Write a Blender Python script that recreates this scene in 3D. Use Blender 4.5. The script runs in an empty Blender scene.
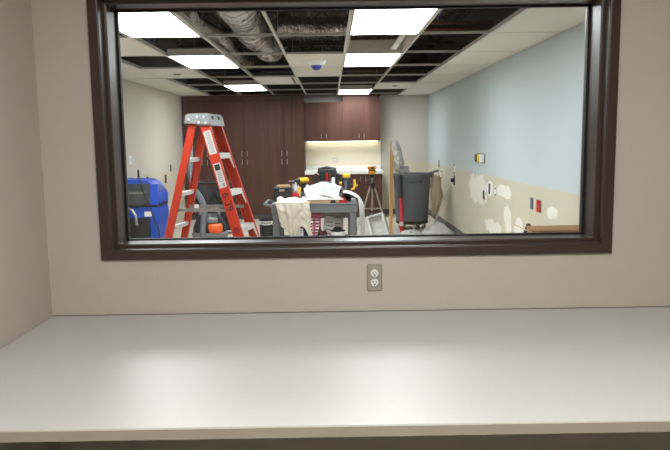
import bpy, bmesh, math, random
from mathutils import Vector, Matrix, noise
random.seed(7)
S = bpy.context.scene
C = S.collection
R = math.radians
PI = math.pi

# ------------------------------------------------------------------ camera
def make_camera():
    f, p, yaw, roll = 669.93, 0.1249, 0.0062, -0.01358
    cy, sy, cp, sp = math.cos(yaw), math.sin(yaw), math.cos(p), math.sin(p)
    fwd = Vector((sy * cp, cy * cp, -sp)); right = Vector((cy, -sy, 0)); up = right.cross(fwd)
    c, s = math.cos(roll), math.sin(roll)
    r2 = c * right + s * up; u2 = -s * right + c * up
    cd = bpy.data.cameras.new('camera'); co = bpy.data.objects.new('camera', cd); C.objects.link(co)
    cd.sensor_fit = 'HORIZONTAL'; cd.sensor_width = 36; cd.lens = 36 * f / 670
    cd.clip_start = 0.05; cd.clip_end = 100
    co.matrix_world = Matrix(((r2.x, u2.x, -fwd.x, 0), (r2.y, u2.y, -fwd.y, 0), (r2.z, u2.z, -fwd.z, 1.5), (0, 0, 0, 1)))
    S.camera = co
make_camera()

# ------------------------------------------------------------------ world, exposure, lamp strengths
w = bpy.data.worlds.new('world'); S.world = w; w.use_nodes = True
w.node_tree.nodes['Background'].inputs[0].default_value = (0.02, 0.02, 0.02, 1)
w.node_tree.nodes['Background'].inputs[1].default_value = 1.0
S.view_settings.view_transform = 'Standard'; S.view_settings.look = 'None'
S.view_settings.exposure = 0.0; S.view_settings.gamma = 1.0; S.view_settings.use_curve_mapping = False
FAR_PANEL = 25.0      # far room ceiling panels
NEAR_PANEL = 24.5     # panels of the room the camera stands in
STRIP = 8.0          # under-cabinet strip light

# ------------------------------------------------------------------ materials
def lin(c):
    return tuple(((v / 255) / 12.92 if v / 255 <= 0.04045 else (((v / 255) + 0.055) / 1.055) ** 2.4) for v in c) + (1,)
MATS = {}
def mat(name, rgb, rough=0.6, metal=0.0, var=0.06, scale=12.0, bump=0.0, bscale=None, stretch=None, spec=0.5, coat=0.0):
    if name in MATS: return MATS[name]
    m = bpy.data.materials.new(name); m.use_nodes = True
    nt = m.node_tree; b = nt.nodes['Principled BSDF']
    b.inputs['Roughness'].default_value = rough; b.inputs['Metallic'].default_value = metal
    b.inputs['Specular IOR Level'].default_value = spec
    b.inputs['Coat Weight'].default_value = coat
    tc = nt.nodes.new('ShaderNodeTexCoord'); src = tc.outputs['Object']
    if stretch:
        mp = nt.nodes.new('ShaderNodeMapping'); mp.inputs['Scale'].default_value = stretch
        nt.links.new(src, mp.inputs['Vector']); src = mp.outputs['Vector']
    nz = nt.nodes.new('ShaderNodeTexNoise'); nz.inputs['Scale'].default_value = scale; nz.inputs['Detail'].default_value = 5
    nt.links.new(src, nz.inputs['Vector'])
    mx = nt.nodes.new('ShaderNodeMix'); mx.data_type = 'RGBA'
    a = lin(rgb)
    mx.inputs['A'].default_value = tuple(max(0, v * (1 - 2 * var)) for v in a[:3]) + (1,)
    mx.inputs['B'].default_value = tuple(min(1, v * (1 + 2 * var)) for v in a[:3]) + (1,)
    nt.links.new(nz.outputs['Fac'], mx.inputs['Factor']); nt.links.new(mx.outputs['Result'], b.inputs['Base Color'])
    if bump:
        bz = nt.nodes.new('ShaderNodeTexNoise'); bz.inputs['Scale'].default_value = bscale or scale * 4; bz.inputs['Detail'].default_value = 4
        nt.links.new(src, bz.inputs['Vector'])
        bp = nt.nodes.new('ShaderNodeBump'); bp.inputs['Strength'].default_value = bump; bp.inputs['Distance'].default_value = 0.01
        nt.links.new(bz.outputs['Fac'], bp.inputs['Height']); nt.links.new(bp.outputs['Normal'], b.inputs['Normal'])
    MATS[name] = m
    return m
def emit(name, rgb, strength):
    m = bpy.data.materials.new(name); m.use_nodes = True; nt = m.node_tree
    for n in list(nt.nodes): nt.nodes.remove(n)
    o = nt.nodes.new('ShaderNodeOutputMaterial'); e = nt.nodes.new('ShaderNodeEmission')
    tc = nt.nodes.new('ShaderNodeTexCoord'); nz = nt.nodes.new('ShaderNodeTexNoise'); nz.inputs['Scale'].default_value = 3
    mx = nt.nodes.new('ShaderNodeMix'); mx.data_type = 'RGBA'
    c = lin(rgb); mx.inputs['A'].default_value = tuple(v * 0.95 for v in c[:3]) + (1,); mx.inputs['B'].default_value = c
    nt.links.new(tc.outputs['Object'], nz.inputs['Vector']); nt.links.new(nz.outputs['Fac'], mx.inputs['Factor'])
    nt.links.new(mx.outputs['Result'], e.inputs['Color']); e.inputs['Strength'].default_value = strength
    nt.links.new(e.outputs[0], o.inputs['Surface'])
    return m
def glass_mat():
    m = bpy.data.materials.new('pane_glass'); m.use_nodes = True; nt = m.node_tree
    for n in list(nt.nodes): nt.nodes.remove(n)
    o = nt.nodes.new('ShaderNodeOutputMaterial'); t = nt.nodes.new('ShaderNodeBsdfTransparent'); g = nt.nodes.new('ShaderNodeBsdfGlossy')
    t.inputs['Color'].default_value = (0.96, 0.98, 0.97, 1); g.inputs['Roughness'].default_value = 0.02
    fr = nt.nodes.new('ShaderNodeFresnel'); fr.inputs['IOR'].default_value = 1.35
    mx = nt.nodes.new('ShaderNodeMixShader')
    nt.links.new(fr.outputs[0], mx.inputs[0]); nt.links.new(t.outputs[0], mx.inputs[1]); nt.links.new(g.outputs[0], mx.inputs[2])
    nt.links.new(mx.outputs[0], o.inputs['Surface'])
    return m
def two_zone_wall(name, paint, bare, zline, horiz, patches, plaster=(226, 220, 210)):
    """painted above zline, bare board below with irregular pale plaster patches; horiz = 'X' or 'Y' axis of the wall"""
    m = bpy.data.materials.new(name); m.use_nodes = True; nt = m.node_tree; L = nt.links
    b = nt.nodes['Principled BSDF']; b.inputs['Roughness'].default_value = 0.75; b.inputs['Specular IOR Level'].default_value = 0.3
    tc = nt.nodes.new('ShaderNodeTexCoord'); sx = nt.nodes.new('ShaderNodeSeparateXYZ'); L.new(tc.outputs['Object'], sx.inputs[0])
    nz = nt.nodes.new('ShaderNodeTexNoise'); nz.inputs['Scale'].default_value = 6.5; nz.inputs['Detail'].default_value = 9; nz.inputs['Roughness'].default_value = 0.68
    L.new(tc.outputs['Object'], nz.inputs['Vector'])
    n2 = nt.nodes.new('ShaderNodeTexNoise'); n2.inputs['Scale'].default_value = 2.2; n2.inputs['Detail'].default_value = 8
    L.new(tc.outputs['Object'], n2.inputs['Vector'])
    def M(op, a, bb, clamp=False):
        n = nt.nodes.new('ShaderNodeMath'); n.operation = op; n.use_clamp = clamp
        for i, v in enumerate((a, bb)):
            if isinstance(v, (int, float)): n.inputs[i].default_value = v
            else: L.new(v, n.inputs[i])
        return n.outputs[0]
    def mix(fac, a, bb):
        n = nt.nodes.new('ShaderNodeMix'); n.data_type = 'RGBA'; L.new(fac, n.inputs['Factor'])
        for k, v in (('A', a), ('B', bb)):
            if isinstance(v, tuple): n.inputs[k].default_value = v
            else: L.new(v, n.inputs[k])
        return n.outputs['Result']
    bare_c = mix(n2.outputs['Fac'], lin(tuple(v * 0.94 for v in bare)), lin(tuple(min(255, v * 1.04) for v in bare)))
    if patches:
        tot = None
        for (hc, zc, rh, rz) in patches:
            dh = M('DIVIDE', M('SUBTRACT', sx.outputs[horiz], hc), rh); dz = M('DIVIDE', M('SUBTRACT', sx.outputs['Z'], zc), rz)
            d2 = M('ADD', M('POWER', M('ABSOLUTE', dh, 0), 3), M('POWER', M('ABSOLUTE', dz, 0), 3))
            k = M('MULTIPLY', M('SUBTRACT', M('ADD', 1.0, M('MULTIPLY', M('SUBTRACT', nz.outputs['Fac'], 0.5), 4.6)), d2), 5.0, True)
            tot = k if tot is None else M('MAXIMUM', tot, k)
        bare_c = mix(tot, bare_c, lin(plaster))
    fac = M('MULTIPLY', M('SUBTRACT', sx.outputs['Z'], M('ADD', zline - 0.01, M('MULTIPLY', nz.outputs['Fac'], 0.02))), 120.0, True)
    L.new(mix(fac, bare_c, lin(paint)), b.inputs['Base Color'])
    bp = nt.nodes.new('ShaderNodeBump'); bp.inputs['Strength'].default_value = 0.15; bp.inputs['Distance'].default_value = 0.005
    L.new(n2.outputs['Fac'], bp.inputs['Height']); L.new(bp.outputs['Normal'], b.inputs['Normal'])
    return m

BEIGE = (198, 191, 180)
m_nearwall = mat('near_wall_paint', BEIGE, 0.7, var=0.015, scale=3, bump=0.08, bscale=90, spec=0.25)
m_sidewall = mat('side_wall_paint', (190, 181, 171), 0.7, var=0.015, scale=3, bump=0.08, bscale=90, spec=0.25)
m_farwall = two_zone_wall('far_wall_surface', (200, 194, 184), (206, 197, 178), 1.07, 'X', [])
m_leftwall = two_zone_wall('left_wall_surface', (205, 197, 184), (203, 194, 176), 1.04, 'Y', [])
m_rightwall = two_zone_wall('right_wall_surface', (184, 195, 198), (198, 190, 171), 1.04, 'Y',
    [(9.0, 0.83, 0.52, 0.20), (8.33, 0.90, 0.18, 0.09), (7.62, 0.90, 0.33, 0.07), (7.45, 0.60, 0.16, 0.16), (7.0, 0.56, 0.17, 0.10), (5.95, 0.83, 0.14, 0.06), (8.1, 0.42, 0.4, 0.1)])
m_ceiltile = mat('ceiling_tile', (226, 222, 212), 0.9, var=0.05, scale=160, bump=0.1, bscale=200, spec=0.1)
m_tee = mat('grid_white_metal', (205, 200, 192), 0.5, var=0.03)
m_floor = mat('concrete_floor', (186, 179, 166), 0.55, var=0.12, scale=2.5, bump=0.05)
m_deck = mat('roof_deck', (58, 51, 46), 0.8, var=0.12, scale=3)
m_joist = mat('joist_paint', (44, 38, 34), 0.7, var=0.1)
m_counter = mat('counter_laminate', (196, 195, 190), 0.42, var=0.015, scale=60, spec=0.4)
m_counteredge = mat('counter_edge', (178, 169, 153), 0.5, var=0.05, scale=9)
m_frame = mat('bronze_frame_paint', (66, 51, 42), 0.34, var=0.04, scale=30, spec=0.5)
m_gasket = mat('black_gasket', (18, 17, 17), 0.6)
m_wood = mat('dark_wood', (80, 51, 41), 0.55, var=0.34, scale=5, stretch=(2.6, 2.6, 0.10), spec=0.25)
m_woodedge = mat('dark_wood_carcass', (58, 37, 30), 0.5, var=0.2, scale=5, stretch=(9, 9, 0.55))
m_steel = mat('brushed_steel', (190, 186, 180), 0.32, 1.0, var=0.05)
m_alu = mat('aluminium', (222, 222, 220), 0.4, 0.4, var=0.05)
m_foil = mat('crinkled_foil', (226, 224, 222), 0.24, 0.8, var=0.1, scale=9, bump=1.0, bscale=22)
m_duct = mat('duct_foil', (196, 190, 186), 0.17, 0.95, var=0.2, scale=5, bump=1.0, bscale=9)
for m_ in (m_duct, m_foil):
    for n_ in m_.node_tree.nodes:
        if n_.type == 'BUMP': n_.inputs['Distance'].default_value = 0.05
m_orange = mat('orange_fibreglass', (182, 46, 20), 0.4, var=0.05, scale=20)
m_orangein = mat('orange_vacuum', (232, 98, 40), 0.45)
m_capgrey = mat('grey_plastic_cap', (122, 124, 125), 0.45, var=0.06)
m_blue = mat('blue_plastic', (16, 74, 184), 0.42, var=0.05)
m_black = mat('black_plastic', (30, 30, 32), 0.5, var=0.1)
m_blackfab = mat('black_fabric', (36, 36, 39), 0.85, var=0.2, bump=0.3)
m_dgrey = mat('dark_grey_plastic', (96, 100, 108), 0.5, var=0.05, scale=20)
m_cart = mat('grey_cart_plastic', (108, 112, 116), 0.55, var=0.06, scale=25)
m_midgrey = mat('mid_grey_plastic', (120, 122, 124), 0.5, var=0.05)
m_white = mat('white_plastic', (232, 232, 228), 0.45, var=0.02)
m_cream = mat('cream_canvas', (208, 200, 184), 0.9, var=0.06, scale=30, bump=0.2)
m_tan = mat('tan_canvas', (190, 172, 146), 0.9, var=0.1, scale=30, bump=0.2)
m_sheet = mat('white_sheet', (200, 199, 197), 0.85, var=0.03, scale=30, bump=0.15)
m_card = mat('brown_cardboard', (190, 156, 116), 0.85, var=0.06, scale=20)
m_cartonw = mat('pale_carton', (206, 202, 196), 0.8, var=0.05)
m_red = mat('red_fabric', (170, 26, 32), 0.8, var=0.1)
m_redp = mat('red_plastic', (190, 24, 30), 0.4)
m_yellow = mat('yellow_plastic', (236, 190, 30), 0.45)
m_yellowf = mat('laser_yellow', (238, 158, 24), 0.45)
m_pink = mat('pink_plastic', (214, 96, 130), 0.5, var=0.08)
m_pine = mat('pine_wood', (206, 160, 96), 0.6, var=0.14, scale=5, stretch=(10, 10, 0.6))
m_navy = mat('navy_fabric', (32, 36, 62), 0.9, var=0.2)
m_maroon = mat('maroon_fabric', (84, 34, 30), 0.9, var=0.2)
m_splash = mat('cream_backsplash', (232, 222, 200), 0.5, var=0.02)
m_stone = mat('white_worktop', (232, 230, 224), 0.35, var=0.02)
m_base = mat('grey_rubber_base', (96, 93, 90), 0.6)
m_cord = mat('cream_cord', (214, 204, 186), 0.7)
m_green = mat('green_plastic', (28, 84, 62), 0.5)
m_ink = mat('black_ink', (24, 20, 20), 0.7)
m_greyink = mat('grey_print', (128, 126, 124), 0.7)
m_dkred = mat('dark_red_ink', (140, 26, 18), 0.6)
m_bluecap = mat('blue_film', (40, 52, 150), 0.4)
m_bluecable = mat('blue_cable', (40, 60, 130), 0.5)
m_conduit = mat('red_conduit', (110, 52, 42), 0.5)
m_paper = mat('paper', (208, 210, 214), 0.8, var=0.01)
m_film = mat('sticker_film', (186, 183, 178), 0.5, var=0.02)
m_bottle = mat('blue_label', (60, 80, 170), 0.5)
m_far_panel = emit('far_panel_light', (250, 252, 255), FAR_PANEL)
m_near_panel = emit('near_panel_light', (255, 253, 250), NEAR_PANEL)
m_strip = emit('strip_light', (255, 244, 222), STRIP)
m_glass = glass_mat()

# ------------------------------------------------------------------ mesh helpers
def bm_new(): return bmesh.new()
def box(bm, c, s, rot=None, bev=0.0, seg=2):
    r = bmesh.ops.create_cube(bm, size=1.0); vs = r['verts']
    if bev:
        es = list({e for v in vs for e in v.link_edges})
        bmesh.ops.scale(bm, vec=s, verts=vs)
        rb = bmesh.ops.bevel(bm, geom=es, offset=bev, segments=seg, affect='EDGES', profile=0.5)
        vs = [v for v in rb['verts']] if rb['verts'] else vs
        # bevel returns only new verts; gather the island
        seen = set(vs); stack = list(vs)
        while stack:
            v = stack.pop()
            for e in v.link_edges:
                o = e.other_vert(v)
                if o not in seen: seen.add(o); stack.append(o)
        vs = list(seen)
    else:
        bmesh.ops.scale(bm, vec=s, verts=vs)
    M = Matrix.Translation(Vector(c))
    if rot is not None: M = M @ (rot if isinstance(rot, Matrix) else Matrix.Rotation(rot[2], 4, 'Z') @ Matrix.Rotation(rot[1], 4, 'Y') @ Matrix.Rotation(rot[0], 4, 'X'))
    bmesh.ops.transform(bm, matrix=M, verts=vs)
    return bm
def bxx(bm, x0, x1, y0, y1, z0, z1, bev=0.0):
    return box(bm, ((x0 + x1) / 2, (y0 + y1) / 2, (z0 + z1) / 2), (x1 - x0, y1 - y0, z1 - z0), bev=bev)
def beam(bm, p0, p1, wdir, w, t, bev=0.0):
    """box along p0-p1, width w along wdir, thickness t across"""
    p0, p1 = Vector(p0), Vector(p1); a = (p1 - p0); L = a.length; a.normalize()
    e = Vector(wdir); e = (e - e.dot(a) * a).normalized(); n = e.cross(a)
    M = Matrix((e, n, a)).transposed().to_4x4()
    return box(bm, (p0 + p1) / 2, (w, t, L), rot=M, bev=bev)
def tube(bm, pts, r, seg=8, close=True, rfun=None):
    pts = [Vector(p) for p in pts]; rings = []
    t0 = (pts[1] - pts[0]).normalized()
    up = Vector((0, 0, 1)) if abs(t0.z) < 0.9 else Vector((1, 0, 0))
    nrm = t0.cross(up).normalized()
    for i, p in enumerate(pts):
        t = (pts[min(i + 1, len(pts) - 1)] - pts[max(i - 1, 0)]).normalized()
        nrm = (nrm - nrm.dot(t) * t).normalized(); b = t.cross(nrm)
        rr = rfun(i / (len(pts) - 1)) if rfun else r
        rings.append([bm.verts.new(p + rr * (math.cos(2 * PI * k / seg) * nrm + math.sin(2 * PI * k / seg) * b)) for k in range(seg)])
    for a, b2 in zip(rings, rings[1:]):
        for k in range(seg): bm.faces.new((a[k], a[(k + 1) % seg], b2[(k + 1) % seg], b2[k]))
    if close:
        bm.faces.new(list(reversed(rings[0]))); bm.faces.new(rings[-1])
    return bm
def lathe(bm, prof, c=(0, 0, 0), seg=32, axis=None):
    """prof: list of (r, z)"""
    rings = []; c = Vector(c)
    M = axis.to_3x3() if axis is not None else Matrix.Identity(3)
    for r, z in prof:
        if r < 1e-6: rings.append([bm.verts.new(c + M @ Vector((0, 0, z)))])
        else: rings.append([bm.verts.new(c + M @ Vector((r * math.cos(2 * PI * k / seg), r * math.sin(2 * PI * k / seg), z))) for k in range(seg)])
    for a, b in zip(rings, rings[1:]):
        for k in range(seg):
            k2 = (k + 1) % seg
            if len(a) == 1 and len(b) == 1: continue
            if len(a) == 1: bm.faces.new((a[0], b[k2], b[k]))
            elif len(b) == 1: bm.faces.new((a[k], a[k2], b[0]))
            else: bm.faces.new((a[k], a[k2], b[k2], b[k]))
    return bm
def prism(bm, poly, axis, lo, hi):
    """poly of 2D points extruded along axis ('X': (y,z), 'Y': (x,z), 'Z': (x,y))"""
    def P(a, b, t): return {'X': (t, a, b), 'Y': (a, t, b), 'Z': (a, b, t)}[axis]
    A = [bm.verts.new(P(a, b, lo)) for a, b in poly]; B = [bm.verts.new(P(a, b, hi)) for a, b in poly]
    n = len(poly); bm.faces.new(A); bm.faces.new(list(reversed(B)))
    for i in range(n): bm.faces.new((A[i], B[i], B[(i + 1) % n], A[(i + 1) % n]))
    return bm
def sheet(bm, fn, nu, nv, th=0.004):
    """a cloth: fn(u,v)->point, given thickness"""
    g = [[Vector(fn(i / nu, j / nv)) for j in range(nv + 1)] for i in range(nu + 1)]
    top, bot = [], []
    for i in range(nu + 1):
        rt, rb = [], []
        for j in range(nv + 1):
            du = g[min(i + 1, nu)][j] - g[max(i - 1, 0)][j]; dv = g[i][min(j + 1, nv)] - g[i][max(j - 1, 0)]
            n = du.cross(dv); n = n.normalized() if n.length > 1e-9 else Vector((0, 0, 1))
            rt.append(bm.verts.new(g[i][j] + n * th / 2)); rb.append(bm.verts.new(g[i][j] - n * th / 2))
        top.append(rt); bot.append(rb)
    for i in range(nu):
        for j in range(nv):
            bm.faces.new((top[i][j], top[i + 1][j], top[i + 1][j + 1], top[i][j + 1]))
            bm.faces.new((bot[i][j], bot[i][j + 1], bot[i + 1][j + 1], bot[i + 1][j]))
    for i in range(nu):
        bm.faces.new((top[i][0], bot[i][0], bot[i + 1][0], top[i + 1][0])); bm.faces.new((top[i][nv], top[i + 1][nv], bot[i + 1][nv], bot[i][nv]))
    for j in range(nv):
        bm.faces.new((top[0][j], top[0][j + 1], bot[0][j + 1], bot[0][j])); bm.faces.new((top[nu][j], bot[nu][j], bot[nu][j + 1], top[nu][j + 1]))
    return bm
def part(name, bm, m, parent=None, smooth=False, label=None):
    bmesh.ops.recalc_face_normals(bm, faces=bm.faces)
    me = bpy.data.meshes.new(name); bm.to_mesh(me); bm.free()
    me.materials.append(m)
    if smooth:
        for p in me.polygons: p.use_smooth = True
        try: me.set_sharp_from_angle(angle=R(40))
        except Exception: pass
    o = bpy.data.objects.new(name, me); C.objects.link(o)
    if parent: o.parent = parent
    if label: o['label'] = label
    return o
def tag(o, label, cat, group=None, kind=None):
    o['label'] = label; o['category'] = cat
    if group: o['group'] = group
    if kind: o['kind'] = kind
    return o
def thing(name, label, cat, loc=(0, 0, 0), rz=0.0, group=None):
    o = bpy.data.objects.new(name, None); C.objects.link(o); o.empty_display_size = 0.1
    o.location = loc; o.rotation_euler = (0, 0, rz)
    return tag(o, label, cat, group)
def struct(name, bm, m, parent=None, smooth=False):
    o = part(name, bm, m, parent, smooth)
    if not parent: o['kind'] = 'structure'
    return o
def copy_tree(o, parent=None):
    c = o.copy(); C.objects.link(c)
    if parent: c.parent = parent
    for ch in list(o.children): copy_tree(ch, c)
    return c
def text_mesh(txt, size, depth=0.001):
    cu = bpy.data.curves.new('lettering', 'FONT'); cu.body = txt; cu.size = size; cu.extrude = depth; cu.align_x = 'CENTER'; cu.align_y = 'CENTER'
    ob = bpy.data.objects.new('lettering', cu); C.objects.link(ob)
    dg = bpy.context.evaluated_depsgraph_get(); dg.update()
    me = bpy.data.meshes.new_from_object(ob.evaluated_get(dg))
    bpy.data.objects.remove(ob); bpy.data.curves.remove(cu)
    return me

# ------------------------------------------------------------------ dimensions
YW, YW2 = 2.657, 2.86          # the wall with the window: near face, far face
XL, XR, YB = -2.831, 1.985, 13.60
ZC = 2.387                     # suspended ceiling
ZD = 3.30                      # roof deck
NXL, NXR, NYB = -1.134, 2.55, -2.0
FX0, FX1, FZ0, FZ1 = -0.919, 1.126, 1.038, 2.094   # outside of the window frame

# ------------------------------------------------------------------ structure
b = bm_new(); bxx(b, -3.0, 2.7, NYB - 0.15, YB + 0.15, -0.12, 0.0); struct('floor', b, m_floor)
b = bm_new()
o_ = 0.012
for x0, x1, z0, z1 in ((-3.0, FX0 + o_, 0, ZD), (FX1 - o_, 2.7, 0, ZD), (FX0 + o_, FX1 - o_, 0, FZ0 + o_), (FX0 + o_, FX1 - o_, FZ1 - o_, ZD)):
    bxx(b, x0, x1, YW, YW2, z0, z1)
struct('wall_window', b, m_nearwall)
b = bm_new(); bxx(b, NXL - 0.12, NXL, NYB, YW, 0, 2.5); struct('wall_near_left', b, m_sidewall)
b = bm_new(); bxx(b, NXR, NXR + 0.12, NYB, YW, 0, 2.5); struct('wall_near_right', b, m_nearwall)
b = bm_new(); bxx(b, NXL - 0.12, NXR + 0.12, NYB - 0.12, NYB, 0, 2.5); struct('wall_near_back', b, m_nearwall)
b = bm_new(); bxx(b, NXL, NXR, NYB, YW, 2.5, 2.6); struct('ceiling_near', b, m_ceiltile)
b = bm_new(); bxx(b, XL - 0.15, XL, YW2, YB, 0, ZD); struct('wall_far_left', b, m_leftwall)
b = bm_new(); bxx(b, XR, XR + 0.15, YW2, YB, 0, ZD); struct('wall_far_right', b, m_rightwall)
b = bm_new(); bxx(b, XL - 0.15, XR + 0.15, YB, YB + 0.15, 0, ZD); struct('wall_far_back', b, m_farwall)
# roof deck: corrugated, ribs running away from the window
b = bm_new(); prof = []
x = XL
while x < XR:
    prof += [(x, ZD), (min(x + 0.09, XR), ZD), (min(x + 0.11, XR), ZD - 0.06), (min(x + 0.17, XR), ZD - 0.06)]; x += 0.19
prof = [p for i, p in enumerate(prof) if i == 0 or p[0] > prof[i - 1][0] + 1e-4]
prism(b, prof + [(XR, ZD + 0.1), (XL, ZD + 0.1)], 'Y', YW2, YB)
struct('ceiling_deck', b, m_deck)
m_plenum = mat('dim_plenum_lining', (70, 62, 56), 0.9, var=0.1, scale=4)  # dark lining added over the wall tops; dimness above the ceiling is in its colour
b = bm_new(); bxx(b, XL, XR, YB - 0.02, YB, ZC + 0.02, ZD); struct('wall_plenum_back', b, m_plenum)
b = bm_new(); bxx(b, XL, XL + 0.02, YW2, YB - 0.02, ZC + 0.045, ZD); struct('wall_plenum_left', b, m_plenum)
b = bm_new(); bxx(b, XR - 0.02, XR, YW2, YB - 0.02, ZC + 0.045, ZD); struct('wall_plenum_right', b, m_plenum)
b = bm_new(); bxx(b, XR - 0.012, XR, 3.0, YB, 0, 0.11); struct('baseboard_right', b, m_base)
b = bm_new(); bxx(b, 1.05, XR - 0.012, YB - 0.012, YB, 0, 0.11); struct('baseboard_back', b, m_base)

# window: welded steel frame with a double rebate, gasket and pane
def ring_frame(bm, prof):
    """prof: (inset from the outside edge, y) swept round the opening"""
    rs = []
    for d, y in prof:
        rs.append([bm.verts.new(v) for v in ((FX0 + d, y, FZ0 + d), (FX1 - d, y, FZ0 + d), (FX1 - d, y, FZ1 - d), (FX0 + d, y, FZ1 - d))])
    for a, c in zip(rs, rs[1:]):
        for k in range(4): bm.faces.new((a[k], a[(k + 1) % 4], c[(k + 1) % 4], c[k]))
pf = [(0.012, YW + 0.02), (0.0, YW), (0.0, 2.646), (0.003, 2.643), (0.036, 2.643), (0.0395, 2.6445), (0.041, 2.648), (0.041, 2.692), (0.044, 2.695), (0.051, 2.695), (0.0545, 2.6965), (0.056, 2.700),
      (0.056, 2.815), (0.056, 2.86), (0.041, 2.862), (0.041, 2.872), (0.0, 2.872), (0.0, YW2), (0.012, YW2 - 0.02)]
b = bm_new(); ring_frame(b, pf)
win = struct('window_1', b, m_frame)
for p in win.data.polygons: p.use_smooth = False
g = bm_new()
gi = 0.056
for x0, x1, z0, z1 in ((FX0 + gi, FX1 - gi, FZ0 + gi, FZ0 + gi + 0.006), (FX0 + gi, FX1 - gi, FZ1 - gi - 0.008, FZ1 - gi), (FX0 + gi, FX0 + gi + 0.008, FZ0 + gi, FZ1 - gi), (FX1 - gi - 0.008, FX1 - gi, FZ0 + gi, FZ1 - gi)):
    bxx(g, x0, x1, 2.808, 2.828, z0, z1)
struct('window_gasket', g, m_gasket, win)
b = bm_new(); bxx(b, FX0 + gi + 0.004, FX1 - gi - 0.004, 2.815, 2.821, FZ0 + gi + 0.003, FZ1 - gi - 0.004); struct('window_glass', b, m_glass, win)

# ------------------------------------------------------------------ suspended ceiling of the far room
LX = [0.1636 + (k - 2) * 0.61 for k in range(-2, 5)]          # main tees
def JY(j): return 5.8208 + 1.2154 * j
rows = list(range(-2, 7))
gr = thing('ceiling_grid', 'white metal suspended ceiling grid with half its cells left open', 'ceiling grid', (0, 0, ZC))
gr['kind'] = 'structure'
for x in LX:
    b = bm_new(); bxx(b, x - 0.012, x + 0.012, YW2, YB, 0, 0.003); bxx(b, x - 0.0015, x + 0.0015, YW2, YB, 0.003, 0.04); part('main_tee', b, m_tee, gr)
cols = [XL] + LX + [XR]
for j in rows:
    for a, c in zip(cols, cols[1:]):
        b = bm_new(); y = JY(j)
        bxx(b, a + 0.012, c - 0.012, y - 0.010, y + 0.010, 0, 0.003); bxx(b, a + 0.012, c - 0.012, y - 0.0015, y + 0.0015, 0.003, 0.022); part('cross_tee', b, m_tee, gr)
for x0, x1, y0, y1 in ((XL, XL + 0.02, YW2, YB), (XR - 0.02, XR, YW2, YB), (XL, XR, YB - 0.02, YB), (XL, XR, YW2, YW2 + 0.02)):
    b = bm_new(); bxx(b, x0, x1, y0, y1, -0.002, 0.001); part('wall_angle', b, m_tee, gr)
for x in LX[1::2]:
    for j in (0, 2, 4):
        b = bm_new(); tube(b, [(x, JY(j) + 0.3, 0.035), (x, JY(j) + 0.3, ZD - ZC)], 0.002, 5); part('hanger_wire', b, m_steel, gr)
def cell(ci, r):
    """column 0..7 (0 = against the left wall), row r between joints r and r+1"""
    x0, x1 = cols[ci], cols[ci + 1]; y0 = JY(r); y1 = min(JY(r + 1), YB)
    return x0, x1, y0, y1
def tile(ci, r, label, group=None):
    x0, x1, y0, y1 = cell(ci, r); b = bm_new()
    bxx(b, x0 + 0.005, x1 - 0.005, y0 + 0.005, y1 - 0.005, ZC + 0.003, ZC + 0.019)
    return tag(part('ceiling_tile', b, m_ceiltile), label, 'ceiling tile', group or 'white ceiling tiles')
nth = ['nearest the window', 'second from the window', 'third from the window', 'fourth from the window', 'fifth from the window', 'sixth from the window', 'seventh from the window']
for i, r in enumerate(range(-1, 6)):
    tile(7, r, 'white ceiling tile in the row along the blue-grey right wall, ' + nth[i])
tile(7, 6, 'short cut white ceiling tile in the far right corner above the blue-grey wall')
for i, r in enumerate(range(0, 6)):
    tile(0, r, 'white ceiling tile in the row along the beige left wall, ' + nth[i])
tile(0, 6, 'short cut white ceiling tile in the far left corner beside the tall cabinets')
tile(1, 0, 'white ceiling tile left of the second left light panel, beside an open dark cell')
t_sp = tile(1, 2, 'white ceiling tile on the left with a small round sprinkler cover')
tile(1, 6, 'cut white ceiling tile above the leftmost tall cabinet')
tile(2, 6, 'cut white ceiling tile above the middle tall cabinet')
t_det = tile(4, 1, 'white ceiling tile carrying the blue-capped detector')
tile(4, 2, 'plain white ceiling tile just behind the one with the blue-capped detector')
t_gs = tile(6, 4, 'white ceiling tile with sprinkler cover, alone among open cells on the right')
t_sl = tile(3, 3, 'white ceiling tile with a dark slot at its right end, above the tall cabinets')
for t, cx, cy in ((t_sp, -1.97, 8.9), (t_gs, 1.09, 11.2)):
    b = bm_new(); lathe(b, [(0, ZC - 0.012), (0.035, ZC - 0.012), (0.05, ZC - 0.004), (0.05, ZC + 0.004)], (cx, cy, 0), 20); part('sprinkler_cover', b, m_capgrey, t, True)
b = bm_new(); bxx(b, -0.53, -0.50, JY(3) + 0.1, JY(4) - 0.1, ZC - 0.001, ZC + 0.004); part('slot', b, m_black, t_sl)
# detector
dt = thing('smoke_detector', 'white dome detector with a blue film cap on a ceiling tile', 'detector', (-0.135, 7.62, ZC + 0.003))
b = bm_new(); lathe(b, [(0, 0), (0.105, 0), (0.105, -0.02), (0.085, -0.045), (0.06, -0.055)], seg=28); part('housing', b, m_white, dt, True)
b = bm_new(); lathe(b, [(0.06, -0.052), (0.055, -0.075), (0.035, -0.10), (0, -0.11)], seg=24); part('cap', b, m_bluecap, dt, True, 'blue film cap')
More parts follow.
